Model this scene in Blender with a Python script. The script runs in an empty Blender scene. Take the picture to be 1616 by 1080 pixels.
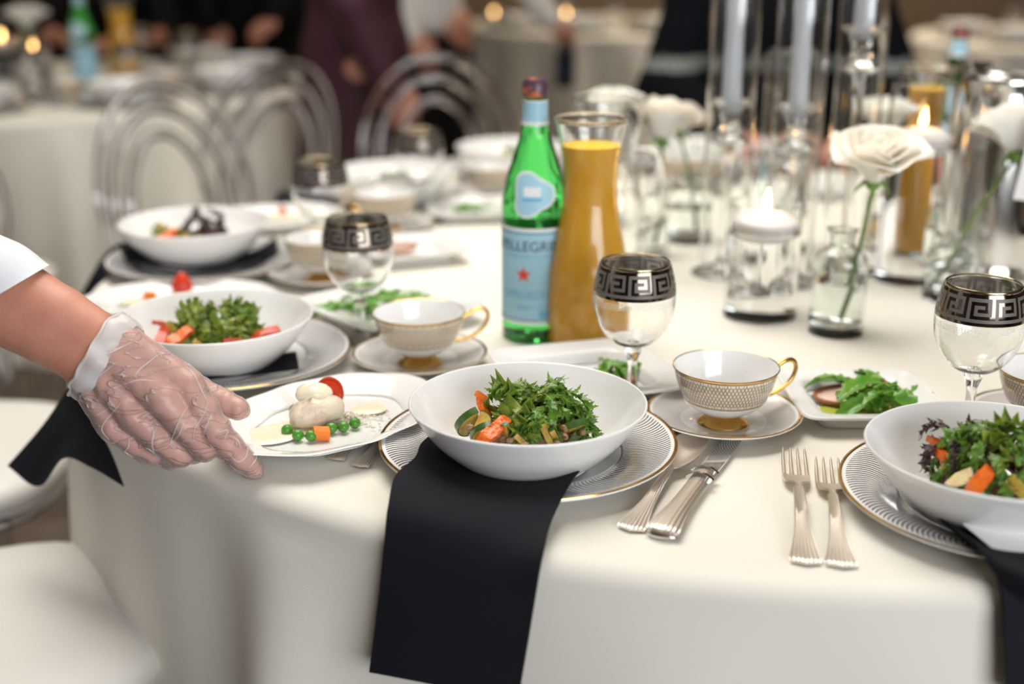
import bpy, math, random
import numpy as np
from mathutils import Vector, Matrix, Euler
PI = math.pi
random.seed(7)
S = bpy.context.scene
C = S.collection
# ------------------------------------------------------------------ camera, world, lights, exposure
TZ = 0.75                       # table height
CAMZ = 1.27                     # camera height
PITCH = math.radians(17.9)
FPX = 2020.0                    # 45 mm on a 36 mm sensor, 1616 px wide
cd = bpy.data.cameras.new('camera'); cam = bpy.data.objects.new('camera', cd); C.objects.link(cam)
cam.location = (0, 0, CAMZ); cam.rotation_euler = (PI/2 - PITCH, 0, 0)
cd.lens = 45; cd.sensor_width = 36; cd.clip_start = 0.05; cd.clip_end = 60
cd.dof.use_dof = True; cd.dof.focus_distance = 1.285; cd.dof.aperture_fstop = 1.95
S.camera = cam
w = bpy.data.worlds.new('world'); S.world = w; w.use_nodes = True
w.node_tree.nodes['Background'].inputs[0].default_value = (0.9, 0.95, 1.0, 1)
w.node_tree.nodes['Background'].inputs[1].default_value = 0.35
S.view_settings.view_transform = 'Standard'; S.view_settings.look = 'None'
S.cycles.max_bounces = 26; S.cycles.transmission_bounces = 26; S.cycles.transparent_max_bounces = 20; S.cycles.diffuse_bounces = 5
S.view_settings.exposure = 0.2; S.view_settings.gamma = 1.0; S.view_settings.use_curve_mapping = False
def area(name, loc, target, sx, sy, power, col, spread=170):
    l = bpy.data.lights.new(name, 'AREA'); l.shape = 'RECTANGLE'; l.size = sx; l.size_y = sy
    l.energy = power; l.color = col
    l.spread = math.radians(spread)
    o = bpy.data.objects.new(name, l); C.objects.link(o); o.location = loc
    o.rotation_euler = (Vector(target) - Vector(loc)).to_track_quat('-Z', 'Y').to_euler()
    return o
area('assumed_ceiling_lamp', (-0.25, 2.45, 3.25), (-0.05, 2.25, 0), 2.2, 2.2, 47, (1.0, 0.955, 0.88), 118)  # main light assumed overhead
area('assumed_ceiling_lamp', (1.6, 6.6, 3.25), (1.6, 6.6, 0), 1.8, 1.8, 46, (1.0, 0.84, 0.64), 130)  # unseen ceiling light added to brighten the back right wall and far table
area('assumed_ceiling_lamp', (-2.6, 5.4, 3.25), (-2.6, 5.4, 0), 1.2, 1.2, 9, (1.0, 0.9, 0.76), 120)  # faint unseen ceiling light added near the left background table
area('assumed_daylight_fill', (1.9, -2.6, 1.75), (0.2, 2.0, 0.75), 3.2, 1.9, 122, (0.94, 0.97, 1.0))  # fill for assumed daylight behind the camera; no window is built

# ------------------------------------------------------------------ pixel rays -> real positions in the room
_c, _s = math.cos(PITCH), math.sin(PITCH)
def ray(px, py):
    a, b = (px-808)/FPX, -(py-540)/FPX
    return Vector((a, _c + _s*b, -_s + _c*b))
def at(px, py, h=0.0):           # point at height h above the table top
    r = ray(px, py); t = (TZ + h - CAMZ)/r.z
    return Vector((r.x*t, r.y*t, TZ + h))
def atY(px, py, Y):              # point at distance Y in front of the camera
    r = ray(px, py); t = Y/r.y
    return Vector((r.x*t, Y, CAMZ + r.z*t))
def atD(px, py, d):              # point at optical depth d
    r = ray(px, py); return Vector((r.x*d, r.y*d, CAMZ + r.z*d))
def V(*a): return Vector(a)

# ------------------------------------------------------------------ materials
class X:                          # tiny expression wrapper for math nodes
    def __init__(s, nt, k): s.nt, s.k = nt, k
    def op(s, o, *r):
        n = s.nt.nodes.new('ShaderNodeMath'); n.operation = o
        for i, q in enumerate((s,) + r):
            if isinstance(q, X): s.nt.links.new(q.k, n.inputs[i])
            else: n.inputs[i].default_value = q
        return X(s.nt, n.outputs[0])
    def __add__(s, o): return s.op('ADD', o)
    def __sub__(s, o): return s.op('SUBTRACT', o)
    def __mul__(s, o): return s.op('MULTIPLY', o)
    def gt(s, o): return s.op('GREATER_THAN', o)
    def lt(s, o): return s.op('LESS_THAN', o)
    def fr(s): return s.op('FRACT')
def setp(b, **k):
    names = dict(color='Base Color', metal='Metallic', rough='Roughness', ior='IOR', trans='Transmission Weight',
                 coat='Coat Weight', sss='Subsurface Weight', sheen='Sheen Weight', emit='Emission Color', estr='Emission Strength',
                 alpha='Alpha', spec='Specular IOR Level')
    for n, v in k.items():
        if n in ('color', 'emit'): v = (*v, 1)
        b.inputs[names[n]].default_value = v
def mat(name, noise=None, bump=None, sssr=None, **k):
    m = bpy.data.materials.new(name); m.use_nodes = True; nt = m.node_tree; b = nt.nodes['Principled BSDF']
    setp(b, **k)
    if sssr: b.inputs['Subsurface Radius'].default_value = sssr; b.inputs['Subsurface Scale'].default_value = 0.01
    if noise or bump:
        tc = nt.nodes.new('ShaderNodeTexCoord')
    if noise:                     # (scale, other colour, contrast low, high)
        sc, c2, lo, hi = noise
        n = nt.nodes.new('ShaderNodeTexNoise'); n.inputs['Scale'].default_value = sc; n.inputs['Detail'].default_value = 4
        nt.links.new(tc.outputs['Object'], n.inputs['Vector'])
        r = nt.nodes.new('ShaderNodeValToRGB'); r.color_ramp.elements[0].position = lo; r.color_ramp.elements[1].position = hi
        r.color_ramp.elements[0].color = (*k['color'], 1); r.color_ramp.elements[1].color = (*c2, 1)
        nt.links.new(n.outputs['Fac'], r.inputs[0]); nt.links.new(r.outputs[0], b.inputs['Base Color'])
    if bump:                      # (scale, distance)
        n = nt.nodes.new('ShaderNodeTexNoise'); n.inputs['Scale'].default_value = bump[0]; n.inputs['Detail'].default_value = 3
        nt.links.new(tc.outputs['Object'], n.inputs['Vector'])
        bp = nt.nodes.new('ShaderNodeBump'); bp.inputs['Distance'].default_value = bump[1]; bp.inputs['Strength'].default_value = 0.6
        nt.links.new(n.outputs['Fac'], bp.inputs['Height']); nt.links.new(bp.outputs[0], b.inputs['Normal'])
    return m
def polar(nt):
    tc = nt.nodes.new('ShaderNodeTexCoord'); sp = nt.nodes.new('ShaderNodeSeparateXYZ')
    nt.links.new(tc.outputs['Object'], sp.inputs[0])
    x, y, z = (X(nt, sp.outputs[i]) for i in range(3))
    th = y.op('ARCTAN2', x); r = (x*x + y*y).op('SQRT')
    return th, r, z
def mixcol(nt, fac, a, b, sock):
    m = nt.nodes.new('ShaderNodeMix'); m.data_type = 'RGBA'
    nt.links.new(fac.k, m.inputs[0])
    for i, c in ((6, a), (7, b)):
        if isinstance(c, tuple): m.inputs[i].default_value = (*c, 1)
        else: nt.links.new(c, m.inputs[i])
    if sock: nt.links.new(m.outputs[2], sock)
    return m.outputs[2]
WHITE = (0.86, 0.86, 0.855)
M = {}
M['cloth'] = mat('ivory_cloth', color=(0.82, 0.79, 0.71), rough=0.85, sheen=0.1, bump=(900, 0.0005))
M['porcelain'] = mat('white_porcelain', color=WHITE, rough=0.12, coat=0.3)
M['gold'] = mat('gold', color=(0.72, 0.45, 0.14), metal=1, rough=0.17)
M['steel'] = mat('steel', color=(0.90, 0.82, 0.73), metal=1, rough=0.36)
M['darkgroove'] = mat('dark_groove', color=(0.09, 0.065, 0.045), metal=1, rough=0.45)  # darker metal for the groove faces of the fluted handles
M['polished'] = mat('polished_steel', color=(0.72, 0.71, 0.70), metal=1, rough=0.1)
M['napkin'] = mat('black_cotton', color=(0.0075, 0.008, 0.013), rough=0.85, spec=0.25, bump=(1300, 0.0006))
M['glass'] = mat('clear_glass', color=(0.98, 0.985, 0.98), rough=0.0, trans=1, ior=1.46)
M['vaseglass'] = mat('pale_green_glass', color=(0.93, 0.965, 0.94), rough=0.0, trans=1, ior=1.46)
M['acrylic'] = mat('clear_acrylic', color=(0.90, 0.885, 0.91), rough=0.04, trans=1, ior=1.49)
M['water'] = mat('water', color=(0.985, 0.99, 0.99), rough=0.0, trans=1, ior=1.33)
M['bottle'] = mat('green_glass', color=(0.10, 0.66, 0.15), rough=0.02, trans=1, ior=1.4)
M['darkmirror'] = mat('dark_platinum', color=(0.17, 0.14, 0.115), metal=1, rough=0.1)
M['lip'] = mat('brass_lip', color=(0.42, 0.33, 0.2), metal=1, rough=0.2)
M['matteband'] = mat('matte_grey_enamel', color=(0.165, 0.148, 0.138), metal=0.3, rough=0.5)
M['etched'] = mat('etched_glass', color=(0.85, 0.87, 0.88), rough=0.6, alpha=0.55)
M['juice'] = mat('orange_juice', color=(1.0, 0.60, 0.06), rough=0.3, noise=(30, (0.98, 0.53, 0.04), 0.35, 0.7), sss=0.3, sssr=(1, 0.4, 0.1))
M['juicetop'] = mat('orange_juice_foam', color=(0.98, 0.58, 0.03), rough=0.5)
M['wax'] = mat('white_wax', color=(0.88, 0.84, 0.84), rough=0.4, sss=0.5, sssr=(1, 0.7, 0.6))
M['taper'] = mat('pale_taper_wax', color=(0.72, 0.76, 0.83), rough=0.35, sss=0.2, sssr=(1, 0.8, 0.7))
M['wick'] = mat('wick', color=(0.05, 0.04, 0.03), rough=0.9)
M['flame'] = mat('flame', color=(1, 0.7, 0.3), emit=(1.0, 0.56, 0.20), estr=45)
M['petal'] = mat('ivory_petal', color=(1.0, 0.93, 0.79), rough=0.5, sss=0.4, sssr=(1, 0.7, 0.45), noise=(25, (1.0, 0.95, 0.86), 0.3, 0.7))
M['petalwhite'] = mat('white_petal', color=(1.0, 0.985, 0.92), rough=0.5, sss=0.4, sssr=(1, 0.8, 0.6))
M['stem'] = mat('rose_stem', color=(0.10, 0.18, 0.035), rough=0.5, noise=(60, (0.16, 0.25, 0.05), 0.4, 0.6))
M['sepal'] = mat('rose_sepal', color=(0.14, 0.27, 0.05), rough=0.5)
def leafmat(name, a, b):
    return mat(name, color=a, rough=0.32, noise=(70, b, 0.35, 0.68), bump=(160, 0.002), sss=0.12, sssr=(0.5, 1, 0.2))
M['leafA'] = leafmat('frisee_green', (0.04, 0.13, 0.010), (0.15, 0.30, 0.03))
M['leafB'] = leafmat('lettuce_green', (0.085, 0.15, 0.010), (0.25, 0.31, 0.04))
M['leafC'] = leafmat('arugula_green', (0.07, 0.23, 0.02), (0.16, 0.37, 0.04))
M['leafR'] = leafmat('dark_red_leaf', (0.018, 0.008, 0.012), (0.055, 0.018, 0.028))
M['zucchini'] = mat('zucchini_flesh', color=(0.62, 0.48, 0.10), rough=0.3, noise=(90, (0.50, 0.24, 0.05), 0.45, 0.72))
M['peel'] = mat('zucchini_peel', color=(0.025, 0.07, 0.015), rough=0.25, noise=(60, (0.07, 0.14, 0.03), 0.4, 0.7))
M['pepper'] = mat('orange_pepper', color=(0.80, 0.17, 0.02), rough=0.25, noise=(120, (0.60, 0.09, 0.012), 0.4, 0.7), bump=(120, 0.004))
M['redpepper'] = mat('red_pepper', color=(0.55, 0.06, 0.02), rough=0.25)
M['beef'] = mat('seared_meat', color=(0.13, 0.045, 0.03), rough=0.35, noise=(110, (0.30, 0.13, 0.07), 0.35, 0.7), bump=(140, 0.006))
M['grain'] = mat('toasted_grain', color=(0.36, 0.22, 0.11), rough=0.4, noise=(150, (0.12, 0.05, 0.03), 0.4, 0.6))
M['tomato'] = mat('tomato_flesh', color=(0.62, 0.05, 0.02), rough=0.2)
M['fish'] = mat('poached_fish', color=(0.74, 0.64, 0.51), rough=0.35, noise=(60, (0.60, 0.42, 0.34), 0.42, 0.72), bump=(90, 0.004), sss=0.1, sssr=(1, .6, .4))
M['sauce'] = mat('cream_sauce', color=(0.86, 0.80, 0.60), rough=0.2)
M['pea'] = mat('pea', color=(0.07, 0.27, 0.025), rough=0.25)
M['carrot'] = mat('carrot', color=(0.88, 0.22, 0.02), rough=0.35)
M['rice'] = mat('rice', color=(0.80, 0.76, 0.64), rough=0.4)
M['roast'] = mat('roast_slice', color=(0.70, 0.50, 0.42), rough=0.4, noise=(45, (0.52, 0.33, 0.27), 0.4, 0.7))
M['crust'] = mat('roast_crust', color=(0.36, 0.12, 0.04), rough=0.35)
M['pesto'] = mat('green_sauce', color=(0.40, 0.46, 0.06), rough=0.15)
M['skin'] = mat('skin', color=(0.60, 0.275, 0.19), rough=0.48, noise=(14, (0.50, 0.19, 0.125), 0.42, 0.75), bump=(420, 0.0006), sss=0.15, sssr=(1, 0.35, 0.2))
M['nail'] = mat('nail', color=(0.62, 0.36, 0.30), rough=0.25)
M['shirtwhite'] = mat('white_shirt', color=(0.74, 0.77, 0.82), rough=0.8, bump=(700, 0.0004))
M['shirtgrey'] = mat('server_shirt', color=(0.82, 0.78, 0.74), rough=0.8)
M['blackcloth'] = mat('black_cloth', color=(0.004, 0.004, 0.005), rough=0.85, spec=0.2)
M['navy'] = mat('navy_knit', color=(0.002, 0.0026, 0.0045), rough=0.95, spec=0.1)
M['greystripe'] = mat('grey_knit_stripe', color=(0.13, 0.14, 0.135), rough=0.9)
M['maroon'] = mat('maroon_dress', color=(0.032, 0.0035, 0.010), rough=0.7, noise=(4, (0.055, 0.006, 0.022), 0.4, 0.7))
M['hair'] = mat('dark_hair', color=(0.012, 0.009, 0.007), rough=0.5)
M['cushion'] = mat('white_cushion', color=(0.70, 0.68, 0.64), rough=0.55)
M['bottlecap'] = mat('cap_purple', color=(0.10, 0.05, 0.08), rough=0.35, noise=(70, (0.55, 0.16, 0.06), 0.5, 0.6))
M['labelblue'] = mat('label_blue', color=(0.36, 0.62, 0.76), rough=0.5)
M['labelwhite'] = mat('label_white', color=(0.80, 0.83, 0.84), rough=0.5)
M['labelink'] = mat('label_ink', color=(0.02, 0.035, 0.10), rough=0.5)
M['labelpale'] = mat('label_pale_ink', color=(0.14, 0.44, 0.70), rough=0.5)
M['labelred'] = mat('label_red', color=(0.75, 0.06, 0.03), rough=0.5)
M['blackplastic'] = mat('black_plastic', color=(0.008, 0.008, 0.009), rough=0.35)
M['paper'] = mat('white_paper', color=(0.80, 0.79, 0.80), rough=0.7)
M['wallbrown'] = mat('warm_brown_wall', color=(0.40, 0.29, 0.19), rough=0.8, noise=(2, (0.34, 0.24, 0.15), 0.4, 0.7))
M['walldark'] = mat('dark_drape', color=(0.012, 0.010, 0.009), rough=0.9)
M['wallpale'] = mat('pale_wall', color=(0.55, 0.50, 0.43), rough=0.8)
M['plank'] = mat('brown_floor_plank', color=(0.075, 0.05, 0.036), rough=0.45, noise=(9, (0.13, 0.095, 0.072), 0.4, 0.7))
M['joint'] = mat('floor_joint', color=(0.02, 0.015, 0.012), rough=0.9)
M['ceil'] = mat('ceiling_paint', color=(0.62, 0.52, 0.41), rough=0.9)

def charger_mat():
    m = mat('charger_porcelain', color=WHITE, rough=0.12, coat=0.3); nt = m.node_tree; b = nt.nodes['Principled BSDF']
    th, r, z = polar(nt)
    t = (r - 0.098)*(1/0.048)
    bow = t*(t*-1 + 1)*4
    v = (th*(165/(2*PI)) + bow*2.2).fr()
    line = v.lt(0.42)*t.gt(0.0)*t.lt(1.0)
    ring = t.gt(-0.045)*t.lt(0.0)
    grey = line.op('MAXIMUM', ring*0.7)
    mixcol(nt, grey, WHITE, (0.05, 0.048, 0.052), b.inputs['Base Color'])
    return m
M['charger'] = charger_mat()
def saucer_mat():
    m = mat('saucer_porcelain', color=WHITE, rough=0.12, coat=0.3); nt = m.node_tree; b = nt.nodes['Principled BSDF']
    th, r, z = polar(nt)
    t = (r - 0.047)*(1/0.030)
    bow = t*(t*-1 + 1)*4
    line = (th*(150/(2*PI)) + bow*2.5).fr().lt(0.4)*t.gt(0.0)*t.lt(1.0)
    mixcol(nt, line, WHITE, (0.34, 0.28, 0.25), b.inputs['Base Color'])
    return m
M['saucer'] = saucer_mat()
def cup_mat():
    m = mat('cup_porcelain', color=WHITE, rough=0.12, coat=0.3); nt = m.node_tree; b = nt.nodes['Principled BSDF']
    th, r, z = polar(nt)
    t = (z - 0.0295)*(1/0.0345)
    n = 84/(2*PI)
    a = (th*n + t*4.5).fr().op('SUBTRACT', 0.5).op('ABSOLUTE').lt(0.19)
    c = (th*n - t*4.5).fr().op('SUBTRACT', 0.5).op('ABSOLUTE').lt(0.19)
    hat = a.op('MAXIMUM', c)
    edge = t.gt(0.94).op('MAXIMUM', t.lt(0.06))
    dots = (th*(120/(2*PI))).fr().lt(0.5)*(t.gt(0.86).op('MAXIMUM', t.lt(0.15)))
    col = mixcol(nt, hat, (0.72, 0.66, 0.56), (0.33, 0.255, 0.17), None)
    col = mixcol(nt, dots, col, (0.78, 0.74, 0.66), None)
    col = mixcol(nt, edge, col, (0.40, 0.25, 0.09), None)
    inb = t.gt(0.0)*t.lt(1.0)
    # only the outer wall carries the band
    mixcol(nt, inb, WHITE, col, b.inputs['Base Color'])
    return m
M['cup'] = cup_mat()
def glove_mat():
    m = bpy.data.materials.new('vinyl_glove'); m.use_nodes = True; nt = m.node_tree; b = nt.nodes['Principled BSDF']
    setp(b, color=(1.0, 0.90, 0.88), rough=0.24, spec=0.8)
    tr = nt.nodes.new('ShaderNodeBsdfTransparent'); tr.inputs[0].default_value = (1.0, 0.99, 0.985, 1)
    mx = nt.nodes.new('ShaderNodeMixShader')
    tc = nt.nodes.new('ShaderNodeTexCoord')
    n = nt.nodes.new('ShaderNodeTexNoise'); n.inputs['Scale'].default_value = 34; n.inputs['Detail'].default_value = 3; n.inputs['Distortion'].default_value = 0.8
    mp = nt.nodes.new('ShaderNodeMapping'); mp.inputs['Scale'].default_value = (0.55, 1.0, 1.5); mp.inputs['Rotation'].default_value = (0, 0.6, 0)
    nt.links.new(tc.outputs['Object'], mp.inputs[0]); nt.links.new(mp.outputs[0], n.inputs['Vector'])
    ridge = (X(nt, n.outputs['Fac']) - 0.5).op('ABSOLUTE')*-1
    rd = ((ridge + 0.028)*34).op('MAXIMUM', 0.0).op('MINIMUM', 1.0)
    lw = nt.nodes.new('ShaderNodeFresnel'); lw.inputs[0].default_value = 1.35
    fac = (rd*0.26 + 0.22 + X(nt, lw.outputs[0])*0.75).op('MINIMUM', 0.85)
    bp = nt.nodes.new('ShaderNodeBump'); bp.inputs['Distance'].default_value = 0.003; bp.inputs['Strength'].default_value = 0.8
    nt.links.new(rd.k, bp.inputs['Height']); nt.links.new(bp.outputs[0], b.inputs['Normal'])
    nt.links.new(fac.k, mx.inputs[0]); nt.links.new(tr.outputs[0], mx.inputs[1]); nt.links.new(b.outputs[0], mx.inputs[2])
    nt.links.new(mx.outputs[0], nt.nodes['Material Output'].inputs[0])
    return m
M['glove'] = glove_mat()
def cuff_mat():
    m = bpy.data.materials.new('glove_cuff'); m.use_nodes = True; nt = m.node_tree; b = nt.nodes['Principled BSDF']
    setp(b, color=(0.86, 0.83, 0.83), rough=0.35)
    tr = nt.nodes.new('ShaderNodeBsdfTransparent'); mx = nt.nodes.new('ShaderNodeMixShader'); mx.inputs[0].default_value = 0.55
    nt.links.new(tr.outputs[0], mx.inputs[1]); nt.links.new(b.outputs[0], mx.inputs[2]); nt.links.new(mx.outputs[0], nt.nodes['Material Output'].inputs[0])
    return m
M['cuff'] = cuff_mat()
M['fold'] = cuff_mat(); M['fold'].node_tree.nodes['Mix Shader'].inputs[0].default_value = 0.5

# ------------------------------------------------------------------ mesh helpers: every builder returns (verts, faces)
def merge(*parts):
    v, f = [], []
    for a, b in parts:
        k = len(v); v += [tuple(p) for p in a]; f += [tuple(i+k for i in q) for q in b]
    return v, f
def lathe(prof, n=48, cx=0, cy=0, shape=None, close=False):
    v, f = [], []
    for r, z in prof:
        for i in range(n):
            a = 2*PI*i/n; rr = r*(shape(a) if shape else 1)
            v.append((cx + rr*math.cos(a), cy + rr*math.sin(a), z))
    m = len(prof)
    for j in range(m-1 if not close else m):
        for i in range(n):
            a, b = j*n+i, j*n+(i+1) % n; c, d = ((j+1) % m)*n+(i+1) % n, ((j+1) % m)*n+i
            f.append((a, b, c, d))
    return v, f
def smooth_prof(pts, k=6):
    """Catmull-Rom through (r, z) points"""
    out = []
    P = [pts[0]] + list(pts) + [pts[-1]]
    for i in range(1, len(P)-2):
        for j in range(k):
            t = j/k; a, b, c, d = P[i-1:i+3]
            out.append(tuple(0.5*((2*b[q]) + (c[q]-a[q])*t + (2*a[q]-5*b[q]+4*c[q]-d[q])*t*t + (3*b[q]-a[q]-3*c[q]+d[q])*t**3) for q in range(len(b))))
    out.append(tuple(pts[-1])); return out
def tube(pts, rad, n=10, closed=False, flat=1.0):
    pts = [Vector(p) for p in pts]; m = len(pts); v, f = [], []
    up = None
    for i, p in enumerate(pts):
        a = pts[(i-1) % m] if (closed or i > 0) else p; b = pts[(i+1) % m] if (closed or i < m-1) else p
        t = (b-a).normalized()
        if up is None: up = t.orthogonal().normalized()
        up = (up - t*up.dot(t)).normalized(); sd = t.cross(up)
        r = rad[i] if isinstance(rad, (list, tuple)) else rad
        for k in range(n):
            q = 2*PI*k/n; v.append(tuple(p + up*(r*math.cos(q)) + sd*(r*flat*math.sin(q))))
    for i in range(m if closed else m-1):
        for k in range(n):
            j = (i+1) % m; f.append((i*n+k, i*n+(k+1) % n, j*n+(k+1) % n, j*n+k))
    if not closed:
        f.append(tuple(range(n))[::-1]); f.append(tuple(range((m-1)*n, m*n)))
    return v, f
def grid(fn, nu, nv):
    v = [tuple(fn(i/nu, j/nv)) for i in range(nu+1) for j in range(nv+1)]
    f = [(i*(nv+1)+j, (i+1)*(nv+1)+j, (i+1)*(nv+1)+j+1, i*(nv+1)+j+1) for i in range(nu) for j in range(nv)]
    return v, f
def thick(fn, nu, nv, th):
    """closed sheet of thickness th under the surface fn(u, v)"""
    v, f = grid(fn, nu, nv); P = np.array(v).reshape(nu+1, nv+1, 3)
    du = np.gradient(P, axis=0); dv = np.gradient(P, axis=1); n = np.cross(du, dv); n /= np.linalg.norm(n, axis=2, keepdims=True)+1e-12
    Q = (P - n*th).reshape(-1, 3); k = len(v)
    v2 = v + [tuple(q) for q in Q]; f2 = f + [tuple(i+k for i in q)[::-1] for q in f]
    W = nv+1
    rim = [j for j in range(nv)] + [i*W+nv for i in range(nu)] + [nu*W+j for j in range(nv, 0, -1)] + [i*W for i in range(nu, 0, -1)]
    for a, b in zip(rim, rim[1:]+rim[:1]): f2.append((a, b, b+k, a+k))
    return v2, f2
def box(x0, x1, y0, y1, z0, z1):
    v = [(x, y, z) for x in (x0, x1) for y in (y0, y1) for z in (z0, z1)]
    return v, [(0, 1, 3, 2), (4, 6, 7, 5), (0, 4, 5, 1), (2, 3, 7, 6), (0, 2, 6, 4), (1, 5, 7, 3)]
def move(g, m): return [tuple(m @ Vector(p)) for p in g[0]], g[1]
def mesh(name, g, mats, smooth=True, idx=None):
    me = bpy.data.meshes.new(name); me.from_pydata(g[0], [], g[1]); me.validate()
    for m in (mats if isinstance(mats, list) else [mats]): me.materials.append(M[m] if isinstance(m, str) else m)
    if smooth: me.polygons.foreach_set('use_smooth', [True]*len(me.polygons))
    if idx is not None: me.polygons.foreach_set('material_index', idx)
    me.update()
    if smooth: me.set_sharp_from_angle(angle=math.radians(48))
    return me
def obj(name, g, m, parent=None, smooth=True, idx=None, bevel=0, sub=0, auto=None):
    me = g if isinstance(g, bpy.types.Mesh) else mesh(name, g, m, smooth, idx)
    o = bpy.data.objects.new(name, me); C.objects.link(o)
    if parent: o.parent = parent
    if bevel:
        b = o.modifiers.new('bevel', 'BEVEL'); b.width = bevel; b.segments = 3; b.limit_method = 'ANGLE'
    if sub:
        b = o.modifiers.new('sub', 'SUBSURF'); b.levels = sub; b.render_levels = sub
    return o
def tag(o, label=None, cat=None, group=None, kind=None):
    if label: o['label'] = label
    if cat: o['category'] = cat
    if group: o['group'] = group
    if kind: o['kind'] = kind
    return o
def thing(name, label, cat, loc=(0, 0, 0), rotz=0, group=None):
    o = bpy.data.objects.new(name, None); C.objects.link(o); o.empty_display_size = 0.02
    o.location = loc; o.rotation_euler = (0, 0, rotz); return tag(o, label, cat, group)
def struct(name, g, m, smooth=False):
    return tag(obj(name, g, m, smooth=smooth), kind='structure')
class Proto:
    def __init__(s, build): s.build, s.root = build, None
    def put(s, loc, label, rotz=0, group=None, scale=1, tilt=(0, 0)):
        if s.root is None:
            s.root = r = s.build()
        else:
            src = s.root; r = src.copy(); C.objects.link(r)
            for k in list(r.keys()):
                if k in ('group',): del r[k]
            for ch in s.kids:
                c = ch.copy(); C.objects.link(c); c.parent = r
                for g in s.gk[ch.name]:
                    d = g.copy(); C.objects.link(d); d.parent = c
        if s.root is r:
            s.kids = [o for o in C.objects if o.parent == r]
            s.gk = {k.name: [o for o in C.objects if o.parent == k] for k in s.kids}
        r.location = loc; r.rotation_euler = (tilt[0], tilt[1], rotz); r.scale = (scale,)*3 if not isinstance(scale, tuple) else scale
        r['label'] = label
        if group: r['group'] = group
        return r
def jitter(g, a, seed):
    R = random.Random(seed); return [(x+R.uniform(-a, a), y+R.uniform(-a, a), z+R.uniform(-a, a)) for x, y, z in g[0]], g[1]
def blob(rx, ry, rz, seed=0, amp=0.12, n=14):
    R = random.Random(seed); ph = [R.uniform(0, 6.28) for _ in range(6)]
    v, f = [], []
    for i in range(n+1):
        t = PI*i/n
        for j in range(2*n):
            p = PI*j/n
            d = 1 + amp*(math.sin(3*p+ph[0])*math.sin(2*t+ph[1]) + 0.6*math.sin(5*p+ph[2])*math.sin(3*t+ph[3])*math.sin(t))
            v.append((rx*d*math.sin(t)*math.cos(p), ry*d*math.sin(t)*math.sin(p), rz*d*math.cos(t)))
    for i in range(n):
        for j in range(2*n):
            f.append((i*2*n+j, (i+1)*2*n+j, (i+1)*2*n+(j+1) % (2*n), i*2*n+(j+1) % (2*n)))
    return v, f

# ---- smooth union of tapered capsules, meshed with surface nets (bodies, hands, sleeves)
def capsule_field(caps, h, k=0.01, pad=0.03, boxlim=None):
    A = np.array([c[0] for c in caps] + [c[1] for c in caps], float); r = max(max(c[2], c[3]) for c in caps)
    lo = A.min(0)-r-pad; hi = A.max(0)+r+pad
    if boxlim is not None: lo = np.maximum(lo, boxlim[0]); hi = np.minimum(hi, boxlim[1])
    n = np.ceil((hi-lo)/h).astype(int)+1
    D = np.full(n, 0.5, np.float32)
    ax = [lo[i] + h*np.arange(n[i]) for i in range(3)]
    for c in caps:
        a, b, r1, r2 = np.array(c[0], float), np.array(c[1], float), c[2], c[3]
        m = max(r1, r2) + 3*k + 3*h
        l = np.minimum(a, b)-m; u = np.maximum(a, b)+m
        i0 = np.clip(np.floor((l-lo)/h).astype(int), 0, n); i1 = np.clip(np.ceil((u-lo)/h).astype(int)+1, 0, n)
        if (i1 <= i0).any(): continue
        sl = tuple(slice(i0[q], i1[q]) for q in range(3))
        P = np.stack(np.meshgrid(*[ax[q][sl[q]] for q in range(3)], indexing='ij'), -1)
        ba = b-a; t = np.clip(((P-a)@ba)/max(ba@ba, 1e-12), 0, 1)
        d = np.linalg.norm(P-a-t[..., None]*ba, axis=-1) - (r1+(r2-r1)*t)
        o = D[sl]; hh = np.maximum(k-np.abs(o-d), 0)/k
        D[sl] = np.minimum(o, d) - hh*hh*k*0.25
    return D, lo, h
def surface_nets(D, lo, h):
    n = np.array(D.shape); ins = D < 0
    cs = [ins[i:n[0]-1+i, j:n[1]-1+j, k:n[2]-1+k] for i in (0, 1) for j in (0, 1) for k in (0, 1)]
    cnt = sum(c.astype(np.int8) for c in cs); act = (cnt > 0) & (cnt < 8)
    I = np.argwhere(act); idx = np.full(act.shape, -1, np.int64); idx[tuple(I.T)] = np.arange(len(I))
    off = np.array([(i, j, k) for i in (0, 1) for j in (0, 1) for k in (0, 1)])
    val = np.stack([D[tuple((I+o).T)] for o in off], 1)
    acc = np.zeros((len(I), 3)); num = np.zeros(len(I))
    for a in range(8):
        for b in range(a+1, 8):
            if np.abs(off[a]-off[b]).sum() != 1: continue
            x = (val[:, a] < 0) != (val[:, b] < 0)
            t = np.where(x, val[:, a]/(val[:, a]-val[:, b]+1e-20), 0)
            acc += np.where(x[:, None], off[a]+t[:, None]*(off[b]-off[a]), 0); num += x
    V_ = lo + h*(I + acc/num[:, None])
    F = []
    for axis in range(3):
        s0 = [slice(None)]*3; s1 = [slice(None)]*3; s0[axis] = slice(0, -1); s1[axis] = slice(1, None)
        x = ins[tuple(s0)] != ins[tuple(s1)]
        E_ = np.argwhere(x); flip = ins[tuple(s0)][x]
        o1, o2 = [(1, 2), (2, 0), (0, 1)][axis]
        ok = (E_[:, o1] > 0) & (E_[:, o2] > 0) & (E_[:, o1] < n[o1]-1) & (E_[:, o2] < n[o2]-1); E_ = E_[ok]; flip = flip[ok]
        d1 = np.zeros(3, int); d1[o1] = 1; d2 = np.zeros(3, int); d2[o2] = 1
        q = np.stack([idx[tuple((E_-d1-d2).T)], idx[tuple((E_-d2).T)], idx[tuple(E_.T)], idx[tuple((E_-d1).T)]], 1)
        q[~flip] = q[~flip][:, ::-1]; F.append(q)
    return V_, np.concatenate(F)
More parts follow.
